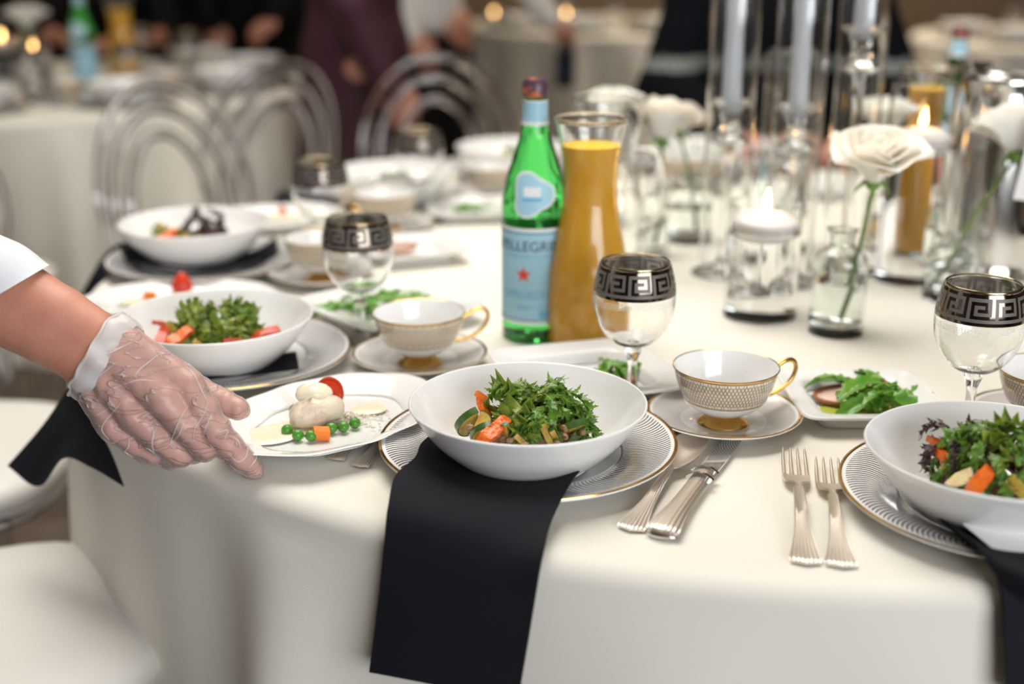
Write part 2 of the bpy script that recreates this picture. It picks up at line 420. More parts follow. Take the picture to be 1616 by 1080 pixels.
def relax(Vv, F, it=3, lam=0.5):
    for _ in range(it):
        s = np.zeros_like(Vv); c = np.zeros(len(Vv))
        for a in range(4):
            b = (a+1) % 4
            np.add.at(s, F[:, a], Vv[F[:, b]]); np.add.at(c, F[:, a], 1); np.add.at(s, F[:, b], Vv[F[:, a]]); np.add.at(c, F[:, b], 1)
        Vv = Vv + lam*(s/np.maximum(c, 1)[:, None]-Vv)
    return Vv
def capsules(caps, h, k=0.01, it=2):
    D, lo, h = capsule_field(caps, h, k); v, f = surface_nets(D, lo, h); return relax(v, f, it), f
def tolist(v, f, org=(0, 0, 0)): return [tuple(p) for p in (v-np.array(org))], [tuple(int(i) for i in q) for q in f]

# ------------------------------------------------------------------ the room
XL, XR, YF, YB, ZC = -5.2, 5.4, -3.2, 9.6, 3.4
floor = struct('floor', box(XL, XR, YF, YB, -0.05, -0.004), 'joint')
struct('ceiling', box(XL, XR, YF, YB, ZC, ZC+0.08), 'ceil')
struct('wall_back', box(XL, XR, YB, YB+0.1, 0, ZC), 'wallbrown')
struct('wall_left', box(XL-0.1, XL, YF, YB, 0, ZC), 'wallpale')
struct('wall_right', box(XR, XR+0.1, YF, YB, 0, ZC), 'wallbrown')
struct('wall_front', box(XL, XR, YF-0.1, YF, 0, ZC), 'wallpale')
pl = mesh('plank', box(-0.895, 0.895, -0.097, 0.097, -0.004, 0), 'plank', smooth=False)
k = 0
for j in range(46):
    for i in range(6):
        x = -4.6 + i*1.8 + (0.9 if j % 2 else 0.25); y = 0.6 + j*0.197
        if abs(x+1.6) < 3.2:
            o = bpy.data.objects.new('plank', pl); C.objects.link(o); o.parent = floor; o.location = (x, y, 0)
# black drape hanging on the back wall, left half
def drape_fn(u, v):
    x = -5.0 + u*4.3; return (x, 9.35 + 0.07*math.sin(x*17)+0.03*math.sin(x*41), 0.02 + v*3.3)
tag(obj('drape', thick(drape_fn, 150, 2, 0.01), 'walldark'), 'black pleated drape covering the dark back wall at left', 'drape')

# ------------------------------------------------------------------ tablecloths
TC = (0.36, 1.95); TR = 1.0
def gauss(x, c, w):
    d = (x-c+180) % 360 - 180; return math.exp(-(d/w)**2)
def main_fold(p):
    f = 1.5*gauss(p, 234.5, 3.4) - 1.0*gauss(p, 228, 4) - 0.75*gauss(p, 219, 6) - 0.5*gauss(p, 208, 6) + 0.55*gauss(p, 197, 5) - 0.5*gauss(p, 189, 4) + 1.0*gauss(p, 180, 6) - 0.6*gauss(p, 167, 6) + 0.8*gauss(p, 153, 7)
    f += -0.35*gauss(p, 248, 6) + 0.30*gauss(p, 257, 5) - 0.30*gauss(p, 264, 4) + 0.42*gauss(p, 271, 4.5) - 0.95*gauss(p, 281, 5) + 0.9*gauss(p, 293, 6) - 0.6*gauss(p, 306, 6)
    if p > 318 or p < 146: f += 0.7*math.cos(math.radians(p*11))
    return f
def cloth(cx, cy, R, fold, zt=TZ, flare=0.03, amp=0.06, n=360):
    rows = [(R*q, 0) for q in (0.25, 0.5, 0.75, 0.9, 0.97)] + [(R-0.014+0.022*math.sin(a), 0.022*(1-math.cos(a))) for a in (0.0, 0.35, 0.7, 1.05, 1.3, 1.5)]
    drops = [0.03, 0.045, 0.07, 0.10, 0.14, 0.19, 0.25, 0.32, 0.40, 0.48, 0.56, 0.64, 0.70, zt-0.004]
    v = [(cx, cy, zt)]; f = []
    fl = [fold(360.0*i/n) for i in range(n)]
    for q, (r, d) in enumerate(rows):
        for i in range(n):
            a = 2*PI*i/n; v.append((cx+r*math.cos(a), cy+r*math.sin(a), zt-d))
    for d in drops:
        e = min(1, max(0, (d-0.03)/0.72))
        for i in range(n):
            a = 2*PI*i/n; p = 360.0*i/n
            rr = R + 0.008 + flare*e + amp*fl[i]*(e**0.75) + 0.004*math.sin(p*0.31+d*19)*e
            v.append((cx+rr*math.cos(a), cy+rr*math.sin(a), zt-d))
    m = len(rows)+len(drops)
    for i in range(n): f.append((0, 1+i, 1+(i+1) % n))
    for j in range(m-1):
        for i in range(n):
            f.append((1+j*n+i, 1+(j+1)*n+i, 1+(j+1)*n+(i+1) % n, 1+j*n+(i+1) % n))
    return v, f
tag(obj('tablecloth', cloth(*TC, TR, main_fold), 'cloth'), 'ivory cloth covering the large round table in the foreground', 'tablecloth')
def wave(n, ph): return lambda p: math.cos(math.radians(p*n+ph)) + 0.35*math.cos(math.radians(p*n*2.3+ph*3))
TB = (-1.62, 4.55); TCN = (0.62, 7.55); TD = (2.95, 6.6)
tag(obj('tablecloth', cloth(*TB, 0.9, wave(16, 20), n=220), 'cloth'), 'ivory cloth on the round table behind the acrylic chairs at left', 'tablecloth')
tag(obj('tablecloth', cloth(*TCN, 0.9, wave(17, 70), n=220), 'cloth'), 'beige-lit cloth on the far round table behind the green bottle', 'tablecloth')
tag(obj('tablecloth', cloth(*TD, 0.9, wave(15, 10), n=220), 'cloth'), 'cloth on the far round table behind the steel pot at right', 'tablecloth')

# ------------------------------------------------------------------ acrylic chairs with round-ring backs
def build_chair():
    t = thing('acrylic_chair', '', 'chair')
    st = [(0.0, 0.002), (0.19, 0.0), (0.212, 0.008), (0.222, 0.028), (0.212, 0.05), (0.17, 0.064), (0.09, 0.07), (0.001, 0.071)]
    sh = lambda a: 1/(abs(math.cos(a))**3.2 + abs(math.sin(a))**3.2)**(1/3.2)
    obj('seat_cushion', move(lathe(smooth_prof(st, 4), 40, shape=sh), Matrix.Translation((0, 0.0, 0.402))), 'cushion', t)
    obj('seat_frame', tube([(0.195*sh(a)*math.cos(a), 0.195*sh(a)*math.sin(a), 0.388) for a in [2*PI*i/32 for i in range(32)]], 0.014, 8, True), 'acrylic', t)
    for w, h, z0 in ((0.205, 0.255, 0.0), (0.160, 0.225, 0.004), (0.112, 0.195, 0.008)):
        pts = []
        for i in range(48):
            a = 2*PI*i/48; x = w*math.cos(a); zz = h*(1+math.sin(a)) + z0
            y = -0.185 - 0.16*zz - 0.05*(1-(x/0.21)**2)
            pts.append((x, y, 0.425+zz))
        obj('back_ring', tube(pts, 0.0125, 10, True), 'acrylic', t)
    for sx in (-1, 1):
        obj('leg', tube([(sx*0.15, 0.15, 0.388), (sx*0.175, 0.18, 0.2), (sx*0.18, 0.19, 0.0)], [0.016, 0.014, 0.011], 8), 'acrylic', t)
        obj('leg', tube([(sx*0.14, -0.16, 0.41), (sx*0.165, -0.21, 0.2), (sx*0.175, -0.27, 0.0)], [0.016, 0.014, 0.011], 8), 'acrylic', t)
    return t
chair = Proto(build_chair)
def chair_at(x, y, tx, ty, label, group=None):
    a = math.atan2(ty-y, tx-x) - PI/2
    return chair.put((x, y, 0), label, a, group)
chair_at(-0.665, 1.385, *TC, 'acrylic chair whose white cushion fills the lower left corner')
chair_at(-0.95, 1.97, *TC, 'acrylic chair with white cushion behind the hanging black napkin at left edge')
chair_at(-0.58, 2.74, *TC, 'acrylic ring-back chair behind the leftmost bowl on the foreground table')
chair_at(-0.17, 3.27, 0.0, 1.95, 'acrylic ring-back chair on the far side beside the maroon dress')
chair_at(-0.82, 3.68, *TB, 'acrylic ring-back chair in the middle, against the left background table')
chair_at(-1.36, 3.02, -1.5, 4.5, 'acrylic ring-back chair cut by the left edge of the picture')

# ------------------------------------------------------------------ china
def build_charger():
    t = thing('charger_plate', '', 'plate')
    p = [(0.001, 0.006), (0.088, 0.006), (0.094, 0.008), (0.104, 0.013), (0.125, 0.018), (0.148, 0.0215), (0.1525, 0.0215), (0.1525, 0.019), (0.140, 0.0145), (0.105, 0.006), (0.085, 0.0), (0.001, 0.0)]
    obj('plate', lathe(p, 96), 'charger', t)
    obj('gold_rim', lathe([(0.1497, 0.0217), (0.1512, 0.0223), (0.1527, 0.0221), (0.1531, 0.0211)], 96), 'gold', t)
    return t
charger = Proto(build_charger)
def build_bowl():
    t = thing('salad_bowl', '', 'bowl')
    out = smooth_prof([(0.055, 0.002), (0.062, 0.0), (0.066, 0.003), (0.078, 0.012), (0.097, 0.030), (0.111, 0.050), (0.1175, 0.060), (0.1185, 0.0625), (0.1165, 0.0635), (0.113, 0.058), (0.101, 0.040), (0.082, 0.022), (0.060, 0.0105), (0.03, 0.008), (0.001, 0.008)], 4)
    obj('body', lathe(out, 80), 'porcelain', t)
    obj('foot_ring', lathe([(0.058, 0.003), (0.0585, -0.001), (0.063, -0.001), (0.0645, 0.004)], 60), 'porcelain', t)
    return t
bowl = Proto(build_bowl)
def build_saucer():
    t = thing('saucer', '', 'saucer')
    p = smooth_prof([(0.001, 0.004), (0.028, 0.004), (0.034, 0.0055), (0.05, 0.009), (0.068, 0.014), (0.0795, 0.0185), (0.0835, 0.0190), (0.0835, 0.0170), (0.07, 0.0115), (0.048, 0.003), (0.04, 0.0), (0.001, 0.0)], 3)
    obj('dish', lathe(p, 72), 'saucer', t)
    obj('gold_rim', lathe([(0.0805, 0.0188), (0.0822, 0.0196), (0.0838, 0.0194), (0.0840, 0.0182)], 72), 'gold', t)
    return t
saucer = Proto(build_saucer)
def build_cup():
    t = thing('tea_cup', '', 'cup')
    prof = smooth_prof([(0.017, 0.012), (0.026, 0.0145), (0.037, 0.021), (0.0455, 0.031), (0.0515, 0.045), (0.0545, 0.056), (0.0565, 0.064), (0.0572, 0.0655)], 5)
    obj('outer_wall', lathe(prof, 64), 'cup', t)
    obj('inner_wall', lathe([(0.0572, 0.0655), (0.0555, 0.0657)] + [(r-0.0018, z) for r, z in prof[::-1][3:]] + [(0.001, 0.0135)], 64), 'porcelain', t)
    obj('gold_rim', lathe([(0.0573, 0.0645), (0.0577, 0.0655), (0.0572, 0.0663), (0.0563, 0.0659)], 64), 'gold', t)
    obj('foot', lathe(smooth_prof([(0.016, 0.0125), (0.018, 0.009), (0.0235, 0.0045), (0.0275, 0.0015), (0.0275, 0.0), (0.02, 0.0)], 4), 48), 'gold', t)
    h = smooth_prof([(0.054, 0.0, 0.0535), (0.064, 0.0, 0.058), (0.074, 0.0, 0.0625), (0.0845, 0.0, 0.0615), (0.0885, 0.0, 0.052), (0.083, 0.0, 0.039), (0.070, 0.0, 0.0295), (0.056, 0.0, 0.0245), (0.042, 0.0, 0.0235)], 5)
    obj('handle', tube(h, 0.0028, 10, flat=0.85), 'gold', t)
    return t
cup = Proto(build_cup)

KEY = ["11111110", "10000010", "10111010", "10100010", "10111110", "10000000", "11111111"]
def goblet_r(z):
    P = GB; 
    for (r0, z0), (r1, z1) in zip(P, P[1:]):
        if z0 <= z <= z1: return r0+(r1-r0)*(z-z0)/(z1-z0)
    return P[-1][0]
GB = smooth_prof([(0.006, 0.068), (0.020, 0.0715), (0.034, 0.084), (0.0430, 0.102), (0.0462, 0.122), (0.0450, 0.142), (0.0415, 0.158), (0.0388, 0.166)], 6)
def band(z0, z1, reps, key, onlykey, off):
    rows = len(key); cols = len(key[0])*reps; v, f, idx = [], [], []
    for j in range(rows+1):
        z = z1 + (z0-z1)*j/rows; r = goblet_r(z) + off
        for i in range(cols): a = 2*PI*i/cols; v.append((r*math.cos(a), r*math.sin(a), z))
    for j in range(rows):
        for i in range(cols):
            b = key[j][i % len(key[0])] == '1'
            if onlykey and not b: continue
            f.append((j*cols+i, (j+1)*cols+i, (j+1)*cols+(i+1) % cols, j*cols+(i+1) % cols)); idx.append(1 if b else 0)
    return (v, f), idx
def build_goblet():
    t = thing('goblet', '', 'goblet')
    inner = [(r-0.0013, z+0.0008) for r, z in GB[::-1] if z > 0.073]
    stem = smooth_prof([(0.0335, 0.0), (0.0335, 0.0018), (0.018, 0.0055), (0.0075, 0.014), (0.0052, 0.032), (0.0058, 0.050), (0.0095, 0.0615), (0.0075, 0.066), (0.0065, 0.068)], 4)
    prof = [(0.001, 0.0)] + stem + GB[1:] + [(0.0378, 0.1666)] + inner + [(0.008, 0.0742), (0.0005, 0.0735)]
    obj('glass_body', lathe(prof, 48), 'glass', t)
    g, idx = band(0.1315, 0.1635, 10, ["00000000"] + KEY + ["00000000"], False, 0.0004)
    obj('greek_key_band', g, ['darkmirror', 'matteband'], t, idx=idx)
    g, idx = band(0.1215, 0.1275, 26, KEY, True, 0.0003)
    obj('etched_key', g, ['etched', 'etched'], t, idx=idx)
    obj('gold_lip', lathe([(0.0394, 0.1645), (0.0393, 0.1662), (0.0384, 0.1670), (0.0376, 0.1662)], 48), 'lip', t)
    return t
goblet = Proto(build_goblet)
def build_square():
    t = thing('square_plate', '', 'plate')
    e = 9.0
    def sh(a): return 1/(abs(math.cos(a))**e + abs(math.sin(a))**e)**(1/e)
    p = [(0.001, 0.005), (0.046, 0.005), (0.050, 0.0075), (0.055, 0.0155), (0.060, 0.0185), (0.076, 0.0215), (0.080, 0.0218), (0.081, 0.0205), (0.080, 0.0185), (0.062, 0.013), (0.055, 0.004), (0.051, 0.0), (0.001, 0.0)]
    obj('dish', lathe(smooth_prof(p, 3), 96, shape=sh), 'porcelain', t)
    return t
square = Proto(build_square)
def build_oval():
    t = thing('oval_plate', '', 'plate')
    def sh(a):
        c, s = math.cos(a), math.sin(a)
        return (1/math.sqrt((c/0.136)**2+(s/0.098)**2))/0.1*(1+0.014*math.cos(10*a)*1.0)
    p = [(0.001, 0.005), (0.062, 0.005), (0.068, 0.008), (0.083, 0.0145), (0.096, 0.0188), (0.0998, 0.0195), (0.1, 0.0182), (0.085, 0.011), (0.066, 0.002), (0.06, 0.0), (0.001, 0.0)]
    obj('dish', lathe(smooth_prof(p, 3), 110, shape=sh), 'porcelain', t)
    return t
oval = Proto(build_oval)

# ---- cutlery, along +Y from handle end (y = 0)
def handle_mesh(L, prof, flutes=7, th=0.0022, depth=0.0016, tip=0.004):
    """prof: (u, half width, z)"""
    P = smooth_prof(prof, 5); nu, nv = len(P)-1, flutes*6
    def top(u, v):
        i = min(int(round(u*nu)), nu); q = P[i]; s = 2*v-1
        y = q[0]*L - (1-abs(s))*tip*max(0, 1-q[0]*3)
        fl = depth*abs(math.cos(PI*flutes*v))**.6*(1 if q[0] > 0.01 else 0.3)
        return (q[1]*s, y, q[2] + th*(1-0.55*s*s) + fl - depth)
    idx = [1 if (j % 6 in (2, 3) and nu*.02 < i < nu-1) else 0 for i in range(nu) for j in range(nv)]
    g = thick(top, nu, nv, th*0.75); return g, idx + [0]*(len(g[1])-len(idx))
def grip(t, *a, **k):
    g, idx = handle_mesh(*a, **k); return obj('handle', g, ['steel', 'darkgroove'], t, idx=idx)
def build_fork():
    t = thing('fork', '', 'fork')
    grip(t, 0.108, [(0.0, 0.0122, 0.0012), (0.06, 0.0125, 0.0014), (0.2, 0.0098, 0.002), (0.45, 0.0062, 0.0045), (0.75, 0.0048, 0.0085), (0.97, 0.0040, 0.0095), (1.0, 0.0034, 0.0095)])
    hd = [(0.104, 0.0030, 0.0105), (0.116, 0.0036, 0.0095), (0.122, 0.0075, 0.0075), (0.128, 0.0112, 0.0050), (0.136, 0.0124, 0.0034), (0.146, 0.0126, 0.0026)]
    P = smooth_prof(hd, 4); nu = len(P)-1
    obj('head', thick(lambda u, v: (P[min(int(round(u*nu)), nu)][1]*(2*v-1), P[min(int(round(u*nu)), nu)][0], P[min(int(round(u*nu)), nu)][2] + 0.0012*(2*v-1)**2), nu, 8, 0.0016), 'steel', t)
    for i in range(4):
        x = (i-1.5)*0.0071
        obj('tine', tube([(x, 0.144, 0.0022), (x, 0.158, 0.0022), (x*0.99, 0.174, 0.0036), (x*0.97, 0.190, 0.0068), (x*0.97, 0.195, 0.0082)], [0.0021, 0.002, 0.0018, 0.0013, 0.0004], 8), 'steel', t)
    return t
fork = Proto(build_fork)
def build_spoon():
    t = thing('spoon', '', 'spoon')
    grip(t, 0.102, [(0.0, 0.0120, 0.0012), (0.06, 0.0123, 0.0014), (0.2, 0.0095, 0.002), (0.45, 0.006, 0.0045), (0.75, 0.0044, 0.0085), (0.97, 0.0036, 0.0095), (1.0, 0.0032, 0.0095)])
    def f(u, v):
        y = 0.098 + u*0.087; s = 2*v-1
        wv = 0.0188*math.sqrt(max(0.0008, 1-(abs(u*2-1.08)/1.09)**2.2)); wv = max(wv, 0.0034)
        d = (1-s*s)*math.sin(PI*min(1, max(0, u*0.97+0.03)))
        return (wv*s, y, 0.0105 - 0.004*u - 0.0085*d + 0.002*u*u)
    obj('bowl', thick(f, 26, 18, 0.0011), 'steel', t)
    return t
spoon = Proto(build_spoon)
def build_knife():
    t = thing('table_knife', '', 'knife')
    grip(t, 0.100, [(0.0, 0.0125, 0.002), (0.05, 0.0130, 0.0025), (0.2, 0.0110, 0.003), (0.5, 0.0078, 0.003), (0.8, 0.0070, 0.003), (1.0, 0.0068, 0.003)], th=0.0062)
    obj('end_cap', move(blob(0.0125, 0.0045, 0.004, 3, 0.06, 10), Matrix.Translation((0, -0.0022, 0.0038))), 'polished', t)
    for y in (0.0995, 0.115):
        obj('collar', thick(lambda u, v, y=y: (0.0078*(2*v-1), y+0.0035*u, 0.0098-0.004*(2*v-1)**2), 3, 10, 0.0075), 'polished', t)
    obj('ferrule', thick(lambda u, v: (0.0070*(2*v-1), 0.101+0.016*u, 0.0085+0.0006*abs(math.cos(PI*6*v))-0.0035*(2*v-1)**2), 3, 36, 0.006), 'steel', t)
    P = smooth_prof([(0.116, -0.0070, 0.0070), (0.130, -0.0085, 0.0085), (0.16, -0.0092, 0.0095), (0.20, -0.0085, 0.0098), (0.222, -0.003, 0.0095), (0.232, 0.006, 0.008)], 5); n = len(P)-1
    def bl(u, v):
        q = P[min(int(round(u*n)), n)]; return (q[1]+(q[2]-q[1])*v, q[0], 0.0052-0.0012*(1-v))
    obj('blade', thick(bl, n, 4, 0.0014), 'polished', t)
    return t
knife = Proto(build_knife)
def lay(proto, end, tip, label, group=None, z=0.0005, scale=1):
    a, b = at(*end, z), at(*tip, z); d = b-a
    return proto.put(a, label, math.atan2(d.y, d.x)-PI/2, group, scale)

# ------------------------------------------------------------------ place settings on the foreground table
def up(p, z): return V(p.x, p.y, TZ+z)
BZ = 0.0115                                                          # bowls stand on the napkin in the charger
WHERE = {'A': 'at the front centre', 'B': 'at the lower right corner', 'L': 'behind the gloved hand', 'F': 'under the leftmost bowl'}
for k, p in {'A': (833, 694), 'B': (1588, 774), 'L': (360, 552), 'F': (320, 406)}.items():
    charger.put(up(at(*p, 0.02), 0.0005), 'white charger plate with fine grey line border and gold rim ' + WHERE[k], 0.3*len(k))
for k, p in {'V': (612, 296), 'W': (800, 262), 'Z': (1110, 258)}.items():
    charger.put(up(at(*p, 0.02), 0.0005), {'V': 'gold-rimmed charger under the bowl behind the far goblets at left', 'W': 'gold-rimmed charger under the far bowl left of the green bottle', 'Z': 'gold-rimmed charger under the far bowl right of the tall rose'}[k])
BW = {}
for k, p, l in (('A', (833, 633), 'wide white salad bowl at the front centre on a black napkin'), ('B', (1577, 706), 'wide white salad bowl at the lower right with large green leaves'),
                ('L', (338, 498), 'wide white salad bowl right behind the gloved hand'), ('F', (306, 350), 'white salad bowl with dark red leaves at far left of the table'),
                ('V', (622, 268), 'white salad bowl behind the far goblets at left'), ('W', (806, 230), 'white salad bowl on the far side left of the green bottle'),
                ('Z', (1108, 228), 'white salad bowl on the far side behind the white roses')):
    BW[k] = up(at(*p, 0.074), BZ); bowl.put(BW[k], l)
CUPS = {'A': ((1146, 577), 'gold-banded white tea cup right of the front centre bowl', 'gold-rimmed saucer with fine lines right of the front centre bowl'),
        'L': ((661, 492), 'gold-banded white tea cup left of the green bottle, in the middle', 'gold-rimmed saucer under the cup left of the green bottle'),
        'B': ((1664, 584), 'gold-banded tea cup cut by the right edge behind the goblet', 'saucer cut by the right edge behind the lower right bowl'),
        'F': ((507, 374), 'blurred gold-banded tea cup behind the left goblet', 'blurred saucer with gold rim left of the left goblet stem'),
        'V': ((609, 304), 'blurred gold-banded tea cup between the left goblets', 'blurred saucer under the cup between the left goblets'),
        'W': ((776, 262), 'blurred tea cup in front of the far bowl left of the green bottle', 'blurred saucer in front of the far bowl left of the bottle'),
        'Z': ((1080, 248), 'blurred tea cup on the far side behind the bud vase', 'blurred saucer on the far side behind the bud vase')}
for k, (p, l1, l2) in CUPS.items():
    q = at(*p, 0.0705); saucer.put(up(q, 0.0005), l2); cup.put(up(q, 0.0047), l1, {'A': 0.36, 'L': 0.3, 'F': 0.9, 'V': 2.6}.get(k, 0.5))
GOB = [((1003, 413), 'clear goblet with dark Greek key band beside the orange juice carafe'), ((1553, 447), 'clear goblet with dark Greek key band at the right edge'),
       ((563, 344), 'goblet with dark Greek key band behind the tea cup, left of the bottle'), ((503, 254), 'blurred goblet with dark band above the black napkin loop at left'),
       ((660, 206), 'blurred goblet with dark band in front of the far chair'), ((1150, 262), 'far goblet hidden behind the candle holders')]
for p, l in GOB[:5]: goblet.put(up(at(*p, 0.1665), 0.0003), l, random.uniform(0, 6))
SQ = {'A': ((925, 588), 0.30, 1.22, 'square white plate with greens behind the front centre bowl'), 'B': ((1357, 622), 0.02, 1.0, 'square white plate with sliced roast and arugula at right'),
      'L': ((614, 483), 0.72, 1.25, 'square white plate with greens behind the cup left of the bottle'), 'F': ((648, 388), 0.35, 1.0, 'blurred square white plate with a meat slice right of the left goblet'),
      'V': ((742, 325), 0.12, 1.05, 'blurred square white plate with greens left of the green bottle'), 'Z': ((1268, 292), 0.3, 1.0, 'blurred square plate with greens behind the tall candle holders')}
SQP = {}
for k, (p, a, s, l) in SQ.items():
    SQP[k] = up(at(*p, 0.02), 0.0005); square.put(SQP[k], l, a, scale=s)
OV = {'A': ((521, 651), 0.92, 'oval white plate with fish and peas under the gloved hand'), 'L': ((285, 470), 0.1, 'oval white plate with a tomato wedge behind the bowl by the hand'),
      'F': ((425, 341), 0.15, 'blurred oval white plate with sauce right of the leftmost bowl'), 'V': ((730, 281), 0.2, 'blurred oval white plate beside the far goblet')}
OVP = {}; LIFT = 0.0085       # the near plate is being lifted by the hand, over the fork tips
for k, (p, a, l) in OV.items():
    OVP[k] = up(at(*p, 0.018 + (LIFT if k == 'A' else 0)), 0.0005 + (LIFT if k == 'A' else 0)); oval.put(OVP[k], l, a)
lay(spoon, (996, 838), (1103, 691), 'silver spoon with fluted handle right of the front centre charger', scale=(1.05, 1.26, 1.1))
lay(knife, (1046, 849), (1150, 708), 'silver knife with fluted handle, blade tip under the saucer', scale=(1.08, 1.15, 1.0))
lay(fork, (1271, 891), (1249, 697), 'silver fork with fluted handle, left one of the pair at right', scale=(1.06, 1.24, 1.1))
lay(fork, (1327, 896), (1302, 722), 'silver fork with fluted handle, right one of the pair beside the charger', scale=(1.06, 1.14, 1.1))
lay(fork, (568, 738), (650, 655), 'silver fork half under the front charger, nearer to the black napkin', scale=.78)
lay(fork, (530, 727), (617, 650), 'silver fork half under the oval plate, nearer to the gloved hand', scale=.78)

# ------------------------------------------------------------------ black napkins
def cr(P, k):
    P = np.array(P, float); Q = np.concatenate([2*P[:1]-P[1:2], P, 2*P[-1:]-P[-2:-1]]); out = []
    for i in range(1, len(Q)-2):
        for j in range(k):
            t = j/k; a, b, c, d = Q[i-1:i+3]
            out.append(0.5*(2*b + (c-a)*t + (2*a-5*b+4*c-d)*t*t + (3*b-a-3*c+d)*t**3))
    out.append(P[-1]); return np.array(out)
def edge(px, py, off):                        # point on the hanging cloth, off outside the table rim
    x = 0
    for _ in range(6):
        Y = TC[1] - math.sqrt(max(0.01, (TR+off)**2-(x-TC[0])**2)); x = atY(px, py, Y).x
    return atY(px, py, Y)
def napkin(rows, label, th=0.0028, k=7):
    G = cr(np.array([[tuple(p) for p in r] for r in rows]), k); G = np.swapaxes(cr(np.swapaxes(G, 0, 1), k), 0, 1)
    nu, nv = G.shape[0]-1, G.shape[1]-1
    org = G.reshape(-1, 3).mean(0); org[2] = G[..., 2].min()
    g = thick(lambda u, v: G[int(round(u*nu)), int(round(v*nv))]-org, nu, nv, -th)
    t = thing('napkin', label, 'napkin', tuple(org))
    obj('cloth', g, 'napkin', t)
    r = G[-1]-org; r2 = G[-3]-org
    obj('hem', tube([tuple(p) for p in r2 + np.array([0, -0.0006, 0])], 0.0011, 6), 'napkin', t)
    return t
A = lambda L: [at(*p) for p in L]
napkin([A([(690, 682, .019), (760, 690, .0085), (833, 695, .0075), (905, 690, .0085), (985, 668, .021)]),
        A([(664, 703, .024), (740, 722, .010), (830, 728, .0075), (900, 722, .010), (972, 694, .0225)]),
        A([(654, 726, .025), (725, 745, .017), (815, 752, .013), (880, 748, .016), (938, 724, .0245)]),
        A([(624, 755, .027), (705, 774, .0255), (795, 785, .0255), (862, 780, .0255), (905, 757, .027)]),
        A([(614, 800, .017), (690, 817, .017), (770, 829, .017), (830, 832, .017), (872, 820, .019)]),
        [edge(*p, 0.016) for p in [(609, 850), (680, 868), (755, 880), (815, 885), (857, 878)]],
        [edge(*p, 0.024) for p in [(602, 920), (675, 938), (750, 950), (806, 953), (845, 945)]],
        [edge(*p, 0.030) for p in [(593, 995), (664, 1013), (737, 1024), (795, 1026), (833, 1018)]],
        [edge(*p, 0.036) for p in [(585, 1060), (648, 1072), (715, 1085), (775, 1096), (818, 1104)]]],
       'black napkin hanging over the table edge below the front centre bowl')
napkin([A([(1440, 737, .018), (1520, 770, .009), (1620, 775, .0085), (1720, 770, .010)]),
        A([(1434, 754, .021), (1520, 800, .010), (1620, 820, .0085), (1740, 800, .011)]),
        A([(1454, 795, .0235), (1535, 842, .017), (1630, 856, .016), (1750, 840, .018)]),
        A([(1502, 838, .0265), (1560, 872, .0255), (1640, 890, .0255), (1750, 880, .0255)]),
        A([(1556, 880, .0265), (1592, 905, .024), (1660, 922, .023), (1770, 915, .023)]),
        [edge(*p, 0.016) for p in [(1577, 930), (1612, 952), (1670, 960), (1770, 952)]],
        [edge(*p, 0.026) for p in [(1584, 1000), (1620, 1020), (1680, 1025), (1780, 1018)]],
        [edge(*p, 0.034) for p in [(1588, 1090), (1625, 1110), (1685, 1115), (1790, 1110)]]],
       'black napkin hanging over the table edge at the lower right corner')
HY = [1.50, 1.47, 1.44, 1.41, 1.375]
H = lambda L, o=0: [atY(*p, y-o) for p, y in zip(L, HY)]
napkin([A([(468, 558, .022), (469, 564, .0225), (470, 570, .023), (471, 576, .023), (472, 583, .024)]),
        A([(400, 566, .010), (400, 573, .010), (400, 580, .011), (400, 586, .0125), (400, 592, .016)]),
        A([(300, 560, .009), (300, 571, .009), (300, 582, .011), (300, 592, .017), (302, 602, .0245)]),
        A([(215, 556, .024), (212, 570, .0255), (210, 584, .0265), (212, 598, .0265), (216, 614, .024)]),
        A([(135, 585, .014), (142, 598, .014), (150, 610, .014), (162, 625, .014), (178, 645, .012)]),
        H([(112, 612), (126, 630), (140, 645), (158, 662), (184, 688)]),
        H([(70, 672), (103, 688), (126, 686), (152, 700), (192, 728)], 0.01),
        H([(14, 736), (62, 768), (100, 724), (146, 738), (199, 768)], 0.02)],
       'black napkin hanging in two points over the left table edge under the arm')
HY = [2.06, 2.04, 2.02]
napkin([A([(436, 376, .024), (438, 384, .024), (440, 393, .0255)]),
        A([(400, 398, .014), (398, 406, .017), (396, 413, .022)]),
        A([(320, 412, .010), (320, 418, .012), (320, 425, .0175)]),
        A([(245, 395, .014), (242, 406, .017), (238, 417, .0235)]),
        A([(200, 384, .024), (204, 398, .0265), (212, 414, .0255)]),
        H([(170, 400), (184, 412), (196, 424)]), H([(148, 432), (165, 446), (186, 455)], 0.01), H([(122, 480), (142, 498), (168, 512)], 0.02)],
       'black napkin hanging over the left table rim at the leftmost bowl')
HY = [2.5, 2.5, 2.5]
napkin([A([(432, 318, .004), (440, 326, .004), (452, 334, .004)]), A([(446, 300, .018), (462, 308, .020), (478, 318, .012)]),
        A([(500, 312, .010), (505, 320, .010), (512, 328, .008)]), A([(575, 316, .010), (575, 322, .010), (575, 328, .008)])],
       'blurred folded black napkin behind the left goblets')
tag(obj('paper_card', move(box(-0.03, 0.03, -0.04, 0.04, 0, 0.0006), Matrix.Translation(at(1592, 842, 0.0285)) @ Matrix.Rotation(0.35, 4, 'Z') @ Matrix.Rotation(0.12, 4, 'X')), 'paper', smooth=False),
    'small white paper card on the black napkin under the lower right bowl', 'card')

